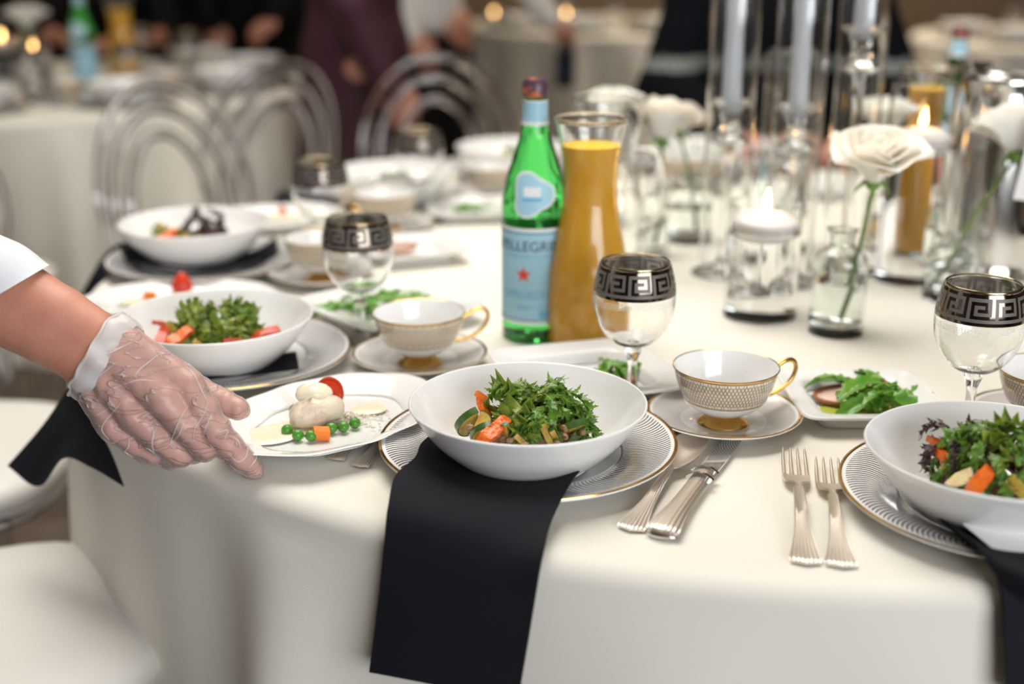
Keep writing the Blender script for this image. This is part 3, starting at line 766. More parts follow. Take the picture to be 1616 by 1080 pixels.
# ------------------------------------------------------------------ food
def leaf_mesh(seed, L=0.06, W=0.018, arch=1.5, start=0.7, tooth=0.62, ruff=0.5, rows=20, mt='leafA', nv=8):
    R = random.Random(seed); ph = R.uniform(0, 6)
    y = z = 0; an = start; path = []
    for i in range(rows+1):
        path.append((y, z, an)); y += L/rows*math.cos(an); z += L/rows*math.sin(an); an -= arch/rows*(0.6+0.8*R.random())
    wid = []
    for i in range(rows+1):
        u = i/rows; e = W*(math.sin(PI*min(1, 0.06+0.93*u**0.75)))**0.7
        wid.append(e*(1 if i % 2 else 1-tooth)*R.uniform(0.8, 1.2) + 0.0012)
    tw = R.uniform(-0.6, 0.6)
    def f(u, v):
        i = int(round(u*rows)); s = 2*v-1; y, z, a = path[i]; wx = wid[i]
        core = 0.0022 + 0.25*W*math.sin(PI*u)
        ww = core*min(1, abs(s)*2.2) + max(0, abs(s)-0.35)/0.65*max(0, wx-core)
        x = math.copysign(ww, s)
        dz = ruff*ww*math.sin(i*1.55+ph+s*1.4) + 0.45*abs(x)*1.0 + tw*x*u
        fw = 0.25*max(0, abs(s)-0.35)*L/rows*3
        return (x, y - dz*math.sin(a) + fw*math.cos(a), z + dz*math.cos(a) + fw*math.sin(a))
    return mesh('leaf', thick(f, rows, nv, 0.0006), mt)
def ribbon(pts, wid, nrm, th=0.0005):
    """thin tapering ribbon along pts, widths wid, across direction nrm"""
    n = len(pts)-1
    return thick(lambda u, v: tuple(pts[int(round(u*n))] + nrm[int(round(u*n))]*(wid[int(round(u*n))]*(2*v-1))), n, 2, th)
def frisee(seed, L, W, arch, start, mt):
    R = random.Random(seed); parts = []; N = 14
    y = z = 0.0; an = start; mid = []
    for i in range(N+1):
        mid.append((np.array([.002*math.sin(i*.7+seed), y, z]), an)); y += L/N*math.cos(an); z += L/N*math.sin(an); an -= arch/N*R.uniform(.6, 1.4)
    ex = np.array([1.0, 0, 0])
    parts.append(ribbon([m[0] for m in mid], [.0042*(1-.6*i/N)*(1+.3*(i % 2)) for i in range(N+1)], [ex]*(N+1)))
    for i in range(2, N+1):
        p, a = mid[i]; fwd = np.array([0, math.cos(a), math.sin(a)]); upv = np.array([0, -math.sin(a), math.cos(a)])
        for sg in (-1, 1):
            l = W*(math.sin(PI*(.15+.7*i/N))**.7)*R.uniform(.65, 1.25); q = p.copy(); yaw = R.uniform(.25, .9); pit = R.uniform(-.2, .8); cu = R.uniform(-2.2, 1.2); k = 7
            pts, wd, nr = [], [], []
            for j in range(k+1):
                d = (ex*sg*math.cos(yaw)+fwd*math.sin(yaw)); d = d*math.cos(pit)+upv*math.sin(pit)
                pts.append(q.copy()); nr.append(np.cross(upv*math.cos(pit)-ex*sg*math.sin(pit)*.6, d)*sg*-1); nr[-1] /= np.linalg.norm(nr[-1])+1e-9
                wd.append((.0042*(1-j/k)+.0004)*(1.35 if j % 2 else .6)*(1 if j else .9)); q = q + d*l/k; pit += cu/k; yaw += R.uniform(-.15, .35)
            parts.append(ribbon(pts, wd, nr))
    return mesh('leaf', merge(*parts), mt)
LV = {}
for mt in ('leafA', 'leafB', 'leafR'):
    LV[mt] = [frisee(10*i+len(mt)+ord(mt[-1]), random.uniform(.048, .062), random.uniform(.014, .019), random.uniform(1.4, 2.6), random.uniform(.3, .8), mt) for i in range(6)]
LV['leafB'][3:] = [leaf_mesh(90+i, L=.06, W=.021, arch=1.9, start=.6, tooth=.3, ruff=.6, mt='leafB') for i in range(3)]
LV['leafC'] = [leaf_mesh(50+i, L=random.uniform(.05, .07), W=random.uniform(.009, .013), arch=random.uniform(.6, 1.4), start=random.uniform(.3, .6), tooth=0.35, ruff=0.2, rows=12, mt='leafC') for i in range(4)]
def leaf(me, loc, rot, label, group, scale=1, name='lettuce_leaf'):
    o = bpy.data.objects.new(name, me); C.objects.link(o); o.location = loc; o.rotation_euler = rot; o.scale = (scale,)*3
    return tag(o, label, 'leaf', group)
def wedge(r, a, th):                           # half-moon slice
    v, f = [], []; n = 10
    for z in (0, th):
        for i in range(n+1):
            t = a*i/n - a/2; v.append((r*math.cos(t), r*math.sin(t), z))
        v.append((-0.002, 0, z))
    m = n+2
    f.append(tuple(range(m))[::-1]); f.append(tuple(range(m, 2*m)))
    for i in range(m): f.append((i, (i+1) % m, m+(i+1) % m, m+i))
    return v, f
ZM = mesh('flesh', wedge(0.0215, 2.9, 0.007), 'zucchini', smooth=False)
ZP = mesh('peel', thick(lambda u, v: (0.0222*math.cos(2.9*(u-.5)), 0.0222*math.sin(2.9*(u-.5)), -0.0004+0.0078*v), 12, 2, 0.0012), 'peel')
PEP = mesh('strip', jitter(thick(lambda u, v: ((u-.5)*0.042, (v-.5)*0.014*(0.7+0.3*math.sin(PI*u)), 0.006*math.sin(PI*u)+0.002*math.sin(9*u)), 14, 4, 0.006), 0.0005, 3), 'pepper')
RPEP = mesh('strip', jitter(thick(lambda u, v: ((u-.5)*0.04, (v-.5)*0.012, 0.005*math.sin(PI*u)), 10, 4, 0.005), 0.0005, 4), 'redpepper')
BEEF = [mesh('strip', blob(0.021, 0.010, 0.008, 30+i, 0.2, 10), 'beef') for i in range(3)]
GRAIN = mesh('grain', blob(0.0045, 0.0035, 0.003, 9, 0.15, 6), 'grain')
def simple(name, me, loc, rot, label, cat, group=None, scale=1):
    o = bpy.data.objects.new(name, me); C.objects.link(o); o.location = loc; o.rotation_euler = rot; o.scale = (scale,)*3
    return tag(o, label, cat, group)
def zuc(loc, rot, label, group, scale=1):
    t = thing('zucchini_slice', label, 'zucchini', loc, 0, group); t.rotation_euler = rot; t.scale = (scale,)*3
    for n, me in (('flesh', ZM), ('peel', ZP)):
        o = bpy.data.objects.new(n, me); C.objects.link(o); o.parent = t
def salad(c, ph, seed, leaves, nz=8, np_=2, nb=5, rp=0, ngrain=0):
    R = random.Random(seed); b = c + V(0, 0, 0.012)
    for i in range(nb):
        a = 2*PI*i/max(1, nb)+R.uniform(-.4, .4); r = R.uniform(.012, .044)
        simple('meat_strip', BEEF[i % 3], b+V(r*math.cos(a), r*math.sin(a), R.uniform(.008, .026)), (R.uniform(-.5, .5), R.uniform(-.5, .5), R.uniform(0, 6)), 'seared brown meat strip among the vegetables ' + ph, 'meat', 'meat ' + ph, R.uniform(.9, 1.3))
    for i in range(nz):
        a = -PI/2 + (i-(nz-1)/2)*(3.6/max(1, nz)) + R.uniform(-.15, .15); r = R.uniform(.046, .058)
        zuc(b+V(r*math.cos(a), r*math.sin(a), .016+R.uniform(.0, .014)), (R.uniform(.5, 1.3), R.uniform(-.5, .5), R.uniform(0, 6)), 'yellow-green zucchini slice with dark peel ' + ph, 'zucchini ' + ph, R.uniform(.65, .95))
    for i in range(np_):
        a, r = [(-2.2, .056), (2.7, .05), (-.4, .060), (1.2, .05)][i % 4]
        simple('pepper_strip', PEP, b+V(r*math.cos(a), r*math.sin(a), .036), (R.uniform(.3, .8), -.4, .75+i), 'orange pepper strip in the salad ' + ph, 'pepper', 'orange peppers ' + ph)
    for i in range(rp):
        a, r = [(-.3, .066), (-2.7, .064), (3.0, .062), (-.9, .064)][i % 4]
        simple('pepper_strip', RPEP, b+V(r*math.cos(a), r*math.sin(a), .032), (.3, -.3, .5+i), 'red pepper strip in the salad ' + ph, 'pepper', 'red peppers ' + ph)
    for i in range(ngrain):
        a = -PI/2+R.uniform(-1.2, 1.2); r = R.uniform(.05, .066)
        simple('toasted_seed', GRAIN, b+V(r*math.cos(a), r*math.sin(a), .024+R.uniform(0, .014)), (R.uniform(0, 3), 0, R.uniform(0, 6)), 'small toasted brown seed in the salad ' + ph, 'seed', 'seeds ' + ph)
    k = 0
    for mt, n, cx, cy, rr, zz in leaves:
        nm = {'leafA': 'frilly green lettuce leaf', 'leafB': 'light green lettuce leaf', 'leafR': 'dark red lettuce leaf', 'leafC': 'green arugula leaf'}[mt]
        for i in range(n):
            a = i*2.39996+R.uniform(-.3, .3); q = math.sqrt((i+.3)/n); r = rr*q
            z = .030 + (zz-.012)*(1-(q*.88)**2)
            # leaf lies on the dome: outward, pitched down with the slope
            leaf(LV[mt][k % len(LV[mt])], b+V(cx+r*math.cos(a)*.62, cy+r*math.sin(a)*.62, z-.006), (-q*.75+R.uniform(-.35, .25), R.uniform(-.45, .45), a-PI/2+R.uniform(-.8, .8)), nm + ' in the salad ' + ph, nm + ' ' + ph, R.uniform(.55, .85)); k += 1
salad(BW['A'], 'in the front centre bowl', 3, [('leafA', 50, .014, .006, .060, .047), ('leafB', 12, .0, .0, .035, .040)], nz=11, np_=2, nb=14, ngrain=18)
salad(BW['B'], 'in the lower right bowl', 5, [('leafA', 44, .004, .0, .072, .056), ('leafB', 20, .025, -.012, .055, .060), ('leafR', 7, -.030, .024, .03, .050)], nz=3, np_=2, nb=8, rp=1)
salad(BW['L'], 'in the bowl behind the gloved hand', 8, [('leafB', 30, .002, .0, .056, .050), ('leafA', 8, .01, .0, .045, .046)], nz=5, np_=1, nb=7, rp=4)
salad(BW['F'], 'in the leftmost bowl', 11, [('leafR', 14, .014, .0, .03, .056), ('leafB', 7, -.036, -.01, .024, .026)], nz=9, np_=1, nb=8)
salad(BW['V'], 'in the bowl behind the far goblets', 13, [('leafA', 6, -.01, .0, .03, .03), ('leafR', 4, -.02, .0, .02, .03)], nz=4, np_=0, nb=4)
salad(BW['W'], 'in the far bowl left of the bottle', 17, [('leafB', 10, .02, .0, .04, .04)], nz=4, np_=0, nb=4)
salad(BW['Z'], 'in the far bowl behind the roses', 19, [('leafA', 10, .01, .0, .045, .04)], nz=4, np_=0, nb=3)

def disc(rx, ry, th, seed, amp=0.12):
    R = random.Random(seed); p1, p2 = R.uniform(0, 6), R.uniform(0, 6)
    sh = lambda a: (1+amp*math.sin(2*a+p1)+amp*.6*math.sin(3*a+p2))
    g = lathe([(0.0005, th), (.5, th), (.85, th*.8), (1.0, 0.0)], 28, shape=sh); return [(x*rx, y*ry, z) for x, y, z in g[0]], g[1]
# fish dish on the near oval plate
o = OVP['A']; PH = 'on the oval plate under the gloved hand'
def on(px, py, h): return at(px, py, h + LIFT)
tag(obj('sauce_pool', move(disc(.042, .030, .0022, 4), Matrix.Translation(on(437, 683, .0078)) @ Matrix.Rotation(.6, 4, 'Z')), 'sauce'), 'pool of pale cream sauce on the oval plate beside the thumb', 'sauce')
tag(obj('sauce_pool', move(disc(.024, .016, .002, 6), Matrix.Translation(on(582, 645, .0085)) @ Matrix.Rotation(.6, 4, 'Z')), 'sauce'), 'smaller smear of cream sauce right of the fish', 'sauce')
fish = thing('fish_fillet', 'rolled white fish fillet topped with cream sauce ' + PH, 'fish', on(499, 672, .007))
obj('fillet', move(blob(.030, .020, .016, 12, .10, 16), Matrix.Translation((0, 0, .016)) @ Matrix.Rotation(.35, 4, 'Z') @ Matrix.Rotation(-.2, 4, 'Y')), 'fish', fish)
obj('cream_topping', move(blob(.020, .015, .011, 15, .08, 12), Matrix.Translation((-.003, .012, .032))), 'sauce', fish)
tom = thing('tomato_slice', 'red tomato slice leaning on the fish ' + PH, 'tomato', on(519, 622, .03)); tom.rotation_euler = (1.15, .25, -.5)
obj('flesh', disc(.017, .017, .003, 2, .02), 'tomato', tom); obj('skin', tube([(.017*math.cos(2*PI*i/24), .017*math.sin(2*PI*i/24), .001) for i in range(24)], .0018, 6, True), 'redpepper', tom)
PEA = mesh('pea', blob(.0062, .0062, .006, 5, .03, 10), 'pea')
for px, py in ((453, 679), (470, 687), (542, 674), (465, 647), (523, 676), (491, 688), (560, 668)):
    simple('pea', PEA, on(px, py, .0125), (0, 0, px), 'round green pea beside the fish ' + PH, 'pea', 'peas around the fish')
CUBE = mesh('cube', jitter(box(-.0085, .0085, -.006, .006, -.0055, .0055), .0008, 5), 'carrot', smooth=False)
for i, (px, py) in enumerate(((507, 684), (540, 655), (466, 662))):
    oo = simple('carrot_cube', CUBE, on(px, py, .0135), (.1, .1, .2+i), ['bright orange carrot cube in front of the fish', 'small carrot piece on the rice right of the fish', 'small carrot piece left of the fish behind the peas'][i], 'carrot', None, (1, .6, .55)[i])
R_ = random.Random(2); rv = []
for i in range(260):
    a = R_.uniform(0, 6.28); r = abs(R_.gauss(0, .017)); c = on(536, 662, .009)-o
    rv.append(move(blob(.0032, .0011, .0011, i, .02, 4), Matrix.Translation(c+V(r*math.cos(a)*1.3, r*math.sin(a)*.8, max(0, .012-r*.5)*R_.random())) @ Euler((0, R_.uniform(-.4, .4), R_.uniform(0, 6))).to_matrix().to_4x4()))
ro = tag(obj('rice', merge(*rv), 'rice'), 'loose cooked white rice behind the fish on the oval plate', 'rice', kind='stuff'); ro.location = o
# other oval plates
def tomato_at(p, label, s=1):
    g = lathe(smooth_prof([(.0005, .028), (.005, .026), (.013, .015), (.0155, .005), (.013, 0), (.0005, 0)], 4), 24)
    t = thing('tomato_wedge', label, 'tomato', p); obj('flesh', g, 'tomato', t); t.scale = (s,)*3
    obj('calyx_spot', move(disc(.003, .003, .0008, 1), Matrix.Translation((0, 0, .0275))), 'redpepper', t)
tomato_at(at(288, 459, .008), 'red tomato wedge on the oval plate behind the salad bowl')
tag(obj('sauce_pool', move(disc(.04, .02, .002, 8), Matrix.Translation(at(235, 478, .0085))), 'sauce'), 'cream sauce smear on the oval plate with the tomato wedge', 'sauce')
simple('carrot_cube', CUBE, at(236, 467, .014), (.1, .1, .4), 'carrot piece on the oval plate left of the tomato wedge', 'carrot')
tag(obj('sauce_pool', move(disc(.045, .03, .003, 9), Matrix.Translation(at(437, 343, .009))), 'sauce'), 'cream sauce on the blurred oval plate at left', 'sauce')
tomato_at(at(446, 336, .010), 'small tomato piece on the blurred oval plate at left', .5)
tag(obj('fish_fillet', move(blob(.03, .02, .014, 22, .1, 12), Matrix.Translation(at(700, 282, .02))), 'sauce'), 'pale sauced fish fillet on the far oval plate', 'fish')
# roast slices and arugula on the square plates
def roast(p, rx, ry, label, rz=.0, s=1):
    t = thing('roast_slice', label, 'meat', p, rz); t.rotation_euler = (.12, -.10, rz)
    obj('meat', disc(rx, ry, .004, 5, .04), 'roast', t)
    obj('crust', tube([(rx*1.0*math.cos(a), ry*1.0*math.sin(a), .0018) for a in [2*PI*i/30 for i in range(30)]], .0024, 6, True), 'crust', t)
    sp = []
    for i in range(40):
        q = i/39; a = .4+q*9; sp.append((rx*(.12+.72*q)*math.cos(a), ry*(.12+.72*q)*math.sin(a), .0042))
    obj('fat_swirl', tube(sp, .0007, 5), 'crust', t)
def greens(c, pts, ph, seed, s=1, mt='leafC'):
    R = random.Random(seed)
    for i, (x, y, z, yaw) in enumerate(pts):
        if y < -.022: y, z = y*.72, z+.008
        leaf(LV[mt][i % 4], c+V(x, y, z), (R.uniform(-.2, .3), R.uniform(-.5, .5), yaw), 'green arugula leaf ' + ph, 'arugula ' + ph, s*R.uniform(.8, 1.1), 'arugula_leaf')
c = SQP['B']
tag(obj('sauce_pool', move(disc(.048, .042, .002, 3, .08), Matrix.Translation(c+V(.006, -.008, .0055))), 'pesto'), 'green herb sauce under the roast on the square plate at right', 'sauce')
roast(c+V(-.012, .008, .014), .036, .024, 'larger roast slice with fat swirl on the square plate at right', -.25)
roast(c+V(.012, .026, .020), .024, .013, 'smaller roast slice behind the larger one on the square plate at right', -.1)
greens(c, [(.010, .018, .016, -.7), (.016, .026, .018, -1.3), (.03, .03, .014, .3), (-.01, .03, .022, 1.5), (.0, .03, .02, 1.1), (.02, .0, .016, 2.9), (.03, .0, .018, 2.4), (.005, -.012, .012, -2.0), (-.012, -.035, .01, -1.2), (.0, -.04, .01, -1.7), (.02, -.042, .01, 1.8), (.03, -.03, .012, 2.2), (-.03, -.03, .010, -1.0), (.035, .012, .015, -2.6), (-.02, -.028, .011, -1.5), (.045, -.02, .012, 1.2), (.055, .0, .016, -.9)], 'on the square plate at right', 4)
greens(c, [(.03, .012, .02, 3.6)], 'on the square plate at right', 9, .8)
c = SQP['A']
roast(c+V(.03, -.008, .012), .028, .018, 'roast slice under greens on the plate behind the front bowl', .2)
greens(c, [(.01, .0, .014, -.8), (.02, .01, .018, -1.5), (.03, .012, .016, -2.2), (.04, .01, .016, -1.2), (.05, .0, .014, -.4), (.03, -.01, .016, 1.2), (.02, -.012, .014, 1.9), (.045, -.012, .014, .6), (.035, .004, .022, -2.9), (.05, .01, .016, 2.5), (.025, .0, .022, .2)], 'on the plate behind the front centre bowl', 5, .75)
c = SQP['L']
roast(c+V(.02, .01, .014), .034, .022, 'roast slice under greens on the plate left of the bottle', .1)
greens(c, [(-.06, -.03, .012, -1.3), (-.05, -.02, .012, -.6), (-.03, -.01, .014, -1.8), (-.02, .0, .016, 1.0), (.0, .0, .02, -1.2), (.01, .01, .022, .9), (.0, .01, .02, -.1), (-.04, -.02, .014, 2.0), (.02, .0, .018, -1.6), (-.02, -.02, .014, -1.0), (-.05, -.035, .012, 1.8), (.015, .005, .02, -2.2)], 'on the plate behind the cup left of the bottle', 6, 1.0)
c = SQP['F']
roast(c+V(-.02, .0, .014), .03, .02, 'roast slice on the blurred square plate right of the left goblet', .1)
c = SQP['V']
greens(c, [(-.04, -.01, .012, -1.5), (-.02, .0, .012, -1.0), (.0, .0, .012, 1.4), (.01, -.01, .012, -1.7), (.02, .0, .012, 1.1), (-.01, .01, .012, -1.2), (.03, .0, .012, 2.)], 'on the blurred square plate left of the bottle', 7)
c = SQP['Z']
greens(c, [(-.02, .0, .012, -1.0), (.0, .0, .012, 1.4), (.01, -.01, .012, -1.7), (.02, .0, .012, 1.1)], 'on the square plate behind the candle holders', 7)

# ------------------------------------------------------------------ bottles, carafes, pitchers
def text_mesh(txt, size):
    cu = bpy.data.curves.new('t', 'FONT'); cu.body = txt; cu.size = size; cu.align_x = 'CENTER'; cu.align_y = 'CENTER'
    o = bpy.data.objects.new('t', cu); C.objects.link(o)
    dg = bpy.context.evaluated_depsgraph_get(); me = bpy.data.meshes.new_from_object(o.evaluated_get(dg))
    g = ([tuple(v.co) for v in me.vertices], [tuple(p.vertices) for p in me.polygons])
    bpy.data.objects.remove(o); bpy.data.curves.remove(cu); bpy.data.meshes.remove(me)
    return g
def rdiv(g, k=1):                               # split long edges so flat print can follow the glass
    import bmesh
    me = bpy.data.meshes.new('x'); me.from_pydata(g[0], [], g[1]); bm = bmesh.new(); bm.from_mesh(me); bmesh.ops.triangulate(bm, faces=bm.faces[:])
    for _ in range(k): bmesh.ops.subdivide_edges(bm, edges=[e for e in bm.edges if e.calc_length() > 0.006], cuts=1)
    r = ([tuple(v.co) for v in bm.verts], [tuple(v.index for v in f.verts) for f in bm.faces]); bm.free(); bpy.data.meshes.remove(me); return r
def wrap(g, rfun, a0, z0, off):                # flat (x, y) print -> on the surface of revolution
    out = []
    for x, y, z in g[0]:
        zz = z0+y; r = rfun(zz)+off; a = a0 + x/r; out.append((r*math.cos(a), r*math.sin(a), zz))
    return out, g[1]
BP = smooth_prof([(0.036, 0.0), (0.042, 0.004), (0.043, 0.012), (0.043, 0.06), (0.043, 0.12), (0.043, 0.165), (0.0425, 0.185), (0.0395, 0.205), (0.034, 0.225), (0.0275, 0.245), (0.0215, 0.263), (0.0175, 0.279), (0.0158, 0.292), (0.0152, 0.312), (0.0156, 0.322)], 5)
def prof_r(P):
    def f(z):
        for (r0, z0), (r1, z1) in zip(P, P[1:]):
            if z0 <= z <= z1: return r0+(r1-r0)*(z-z0)/max(1e-9, z1-z0)
        return P[-1][0]
    return f
def star(r):
    v = [(0, 0, 0)] + [((r if i % 2 == 0 else r*.40)*math.sin(2*PI*i/10), (r if i % 2 == 0 else r*.40)*math.cos(2*PI*i/10), 0) for i in range(10)]
    return v, [(0, i+1, (i+1) % 10+1) for i in range(10)]
def ringpatch(rf, z0, z1, a0, a1, off, na=40, nz=4):
    return thick(lambda u, v: ((rf(z0+(z1-z0)*v)+off)*math.cos(a0+(a1-a0)*u), (rf(z0+(z1-z0)*v)+off)*math.sin(a0+(a1-a0)*u), z0+(z1-z0)*v), na, nz, 0.0002)
def build_bottle():
    t = thing('water_bottle', '', 'bottle'); rf = prof_r(BP)
    obj('glass', lathe([(0.001, 0.004), (0.03, 0.003)] + BP + [(0.0157, 0.328), (0.001, 0.329)], 56), 'bottle', t)
    c = obj('cap', lathe([(0.0165, 0.318), (0.0172, 0.322), (0.0168, 0.334), (0.0135, 0.340), (0.0005, 0.3415)], 40, shape=lambda a: 1+0.012*math.cos(21*a)), 'bottlecap', t)
    lb = obj('front_label', ringpatch(rf, 0.028, 0.156, -PI, PI*0.98, 0.0005, 70), 'labelblue', t)
    for z0, z1 in ((0.028, 0.032), (0.152, 0.156)):
        obj('label_border', ringpatch(rf, z0, z1, -PI, PI*.98, 0.0008, 70, 1), 'labelwhite', lb)
    for z0, z1 in ((0.0335, 0.0345), (0.149, 0.150)):
        obj('label_line', ringpatch(rf, z0, z1, -PI, PI*.98, 0.0008, 70, 1), 'labelink', lb)
    a0 = 0
    obj('lettering', wrap(rdiv(text_mesh('S.PELLEGRINO', 0.0185)), rf, a0-0.12, 0.132, 0.0009), 'labelink', lb, smooth=False)
    obj('lettering', wrap(rdiv(text_mesh('NATURAL SPARKLING MINERAL WATER', 0.0052)), rf, a0+0.1, 0.119, 0.0009), 'labelpale', lb, smooth=False)
    obj('star', wrap(star(0.0115), rf, a0-0.30, 0.095, 0.001), 'labelred', lb, smooth=False)
    obj('lettering', wrap(rdiv(text_mesh('S.PELLEGRINO', 0.0135)), rf, a0-.02, 0.068, 0.0009), 'labelpale', lb, smooth=False)
    obj('lettering', wrap(rdiv(text_mesh('TERME - ITALIA', 0.007)), rf, a0, 0.051, 0.0009), 'labelpale', lb, smooth=False)
    obj('print_block', wrap(rdiv((box(-.012, .012, -.0045, .0045, 0, 0)[0][::2], [(0, 1, 3, 2)])), rf, a0+.45, 0.042, 0.0009), 'labelpale', lb, smooth=False)
    sh = lambda r: [(0, 0, 0)] + [((r*(1+.16*math.cos(3*a)))*math.cos(a), (r*(1+.16*math.cos(3*a)))*math.sin(a), 0) for a in [2*PI*i/40 for i in range(40)]]
    fan = [(0, i+1, (i+1) % 40+1) for i in range(40)]
    ov = obj('shoulder_label', wrap(rdiv((sh(0.0275), fan), 2), rf, a0-0.05, 0.199, 0.0006), 'labelwhite', t)
    obj('blue_field', wrap(rdiv((sh(0.0245), fan), 2), rf, a0-0.05, 0.199, 0.0012), 'labelblue', ov)
    obj('emblem', wrap(rdiv((box(-.011, .011, -.006, .006, 0, 0)[0][::2], [(0, 1, 3, 2)])), rf, a0-0.05, 0.203, 0.0017), 'labelwhite', ov)
    obj('emblem', wrap(rdiv((box(-.013, .013, -.0022, .0022, 0, 0)[0][::2], [(0, 1, 3, 2)])), rf, a0-0.05, 0.1935, 0.0017), 'labelpale', ov)
    nl = obj('neck_label', ringpatch(rf, 0.283, 0.314, -PI, PI*.98, 0.0005, 40), 'labelblue', t)
    for z0, z1 in ((0.283, 0.288), (0.3125, 0.3145)):
        obj('label_border', ringpatch(rf, z0, z1, -PI, PI*.98, 0.0008, 40, 1), 'labelwhite', nl)
    return t
bottle = Proto(build_bottle)
b1 = at(843, 530, 0)
bottle.put(b1, 'green glass sparkling water bottle with pale blue label beside the juice', -PI/2-0.05)
bottle.put((0.875, 2.56, TZ), 'green water bottle far right behind the second juice carafe', -PI/2+.6)
CP = smooth_prof([(0.045, 0.0), (0.0515, 0.004), (0.0535, 0.03), (0.0535, 0.07), (0.0505, 0.105), (0.044, 0.14), (0.0375, 0.172), (0.0343, 0.205), (0.0348, 0.235), (0.0385, 0.262), (0.0430, 0.283), (0.0455, 0.292)], 5)
def build_carafe():
    t = thing('juice_carafe', '', 'carafe')
    inn = [(r-0.0022, z) for r, z in CP if z > 0.006]
    obj('glass', lathe([(0.001, 0.0)] + CP + [(0.0462, 0.2935), (0.0448, 0.2945)] + inn[::-1] + [(0.04, 0.006), (0.001, 0.006)], 56), 'glass', t)
    j = [(r-0.0015, z) for r, z in CP if 0.006 < z < 0.266]
    obj('orange_juice', lathe([(0.001, 0.0065), (0.045, 0.0065)] + j, 56), 'juice', t)
    obj('juice_surface', lathe([(j[-1][0], j[-1][1]), (j[-1][0]-.004, j[-1][1]+.0002), (0.0005, j[-1][1])], 48), 'juicetop', t)
    obj('rim', lathe([(0.0448, 0.290), (0.0466, 0.2915), (0.0470, 0.294), (0.0455, 0.2958), (0.0438, 0.2945)], 48), 'glass', t)
    return t
carafe = Proto(build_carafe)
carafe.put(at(927, 541, 0), 'glass carafe of orange juice beside the green bottle in the middle')
carafe.put(at(1441, 374, 0), 'blurred glass carafe of orange juice behind the tall candle cylinder at right')
def build_pitcher():
    t = thing('glass_pitcher', '', 'pitcher')
    P = smooth_prof([(0.05, 0.0), (0.056, 0.006), (0.059, 0.05), (0.056, 0.10), (0.048, 0.15), (0.0455, 0.20), (0.051, 0.25), (0.057, 0.275)], 5)
    obj('glass', lathe([(0.001, 0)] + P + [(0.0555, 0.276)] + [(r-.0024, z) for r, z in P[::-1] if z > .008] + [(0.001, .008)], 48), 'glass', t)
    obj('handle', tube(smooth_prof([(0.046, 0, 0.20), (0.075, 0, 0.195), (0.09, 0, 0.15), (0.085, 0, 0.10), (0.056, 0, 0.075)], 6), .006, 10), 'glass', t)
    return t
Proto(build_pitcher).put(at(957, 432, 0), 'empty clear glass pitcher with handle behind the juice carafe', -.5)
def build_pot():
    t = thing('coffee_pot', '', 'pot')
    obj('body', lathe(smooth_prof([(0.001, 0), (0.074, 0.0), (0.077, 0.006), (0.074, 0.03), (0.068, 0.12), (0.061, 0.22), (0.056, 0.28), (0.0565, 0.30), (0.053, 0.305), (0.049, 0.28), (0.0005, .26)], 5), 64), 'polished', t)
    def sp(u, v):
        a = PI + (v-.5)*1.3*(1-.35*u); r = 0.056+0.034*u*math.cos((v-.5)*PI); return (r*math.cos(a), r*math.sin(a), 0.252+0.068*u)
    obj('spout', thick(sp, 8, 12, 0.002), 'polished', t)
    obj('handle', tube(smooth_prof([(0.053, 0, 0.285), (0.10, 0, 0.285), (0.112, 0, 0.24), (0.108, 0, 0.15), (0.104, 0, 0.09), (0.072, 0, 0.075)], 6), .0115, 10, flat=.7), 'blackplastic', t)
    return t
pp = at(1552, 424, 0)
Proto(build_pot).put(pp, 'tall polished steel coffee pot with black handle at the right edge', -1.1)

# ------------------------------------------------------------------ candles
FL = lathe(smooth_prof([(0.0003, 0.0), (0.0032, 0.003), (0.0046, 0.008), (0.0040, 0.014), (0.0022, 0.021), (0.0003, 0.029)], 5), 20)
def build_cylinder(h, r, water):
    def f():
        t = thing('candle_cylinder', '', 'candle holder')
        w0 = water + .0004
        obj('glass', lathe([(r, w0), (r, h-.001), (r-.0012, h), (r-.0024, h-.001), (r-.0024, w0)], 56, close=True), 'glass', t)
        obj('water', lathe([(0.001, 0), (r-.003, 0), (r-.0008, .0012), (r, .004), (r, water-.0005), (r-.0008, water), (0.001, water)], 56), 'water', t)
        obj('glass_foot', lathe([(r-.004, .0), (r+.0004, .0006), (r+.0008, .0035), (r+.0004, .0075), (r-.0002, .0078)], 56), 'glass', t)
        return t
    return Proto(f)
def build_float():
    t = thing('floating_candle', '', 'candle')
    obj('wax', lathe(smooth_prof([(0.0005, -.018), (0.022, -.0165), (0.036, -.008), (0.0425, 0.004), (0.041, 0.010), (0.030, 0.017), (0.015, 0.0195), (0.004, .0175), (0.0005, 0.0175)], 5), 48), 'wax', t)
    obj('wick', tube([(0, 0, .016), (.0004, 0, .024)], .0009, 6), 'wick', t)
    obj('flame', move(FL, Matrix.Translation((0, 0, .021)) @ Matrix.Rotation(.1, 4, 'Y')), 'flame', t)
    return t
floatc = Proto(build_float)
for p, h, wz, l, l2 in (((1198, 498), .162, .122, 'short clear glass cylinder with water in front of the tapers', 'lit white floating candle in the short front cylinder'),
                        ((1236, 392), .33, .156, 'tall clear glass cylinder behind the taper holders', 'lit white floating candle behind the taper holders'),
                        ((1432, 441), .303, .208, 'tall clear glass cylinder with water behind the front rose', 'lit white floating candle in the tall cylinder at right')):
    q = at(*p, 0); build_cylinder(h, .0505, wz).put(q, l); floatc.put(q+V(0.0, 0, wz+.006), l2, scale=1.06)
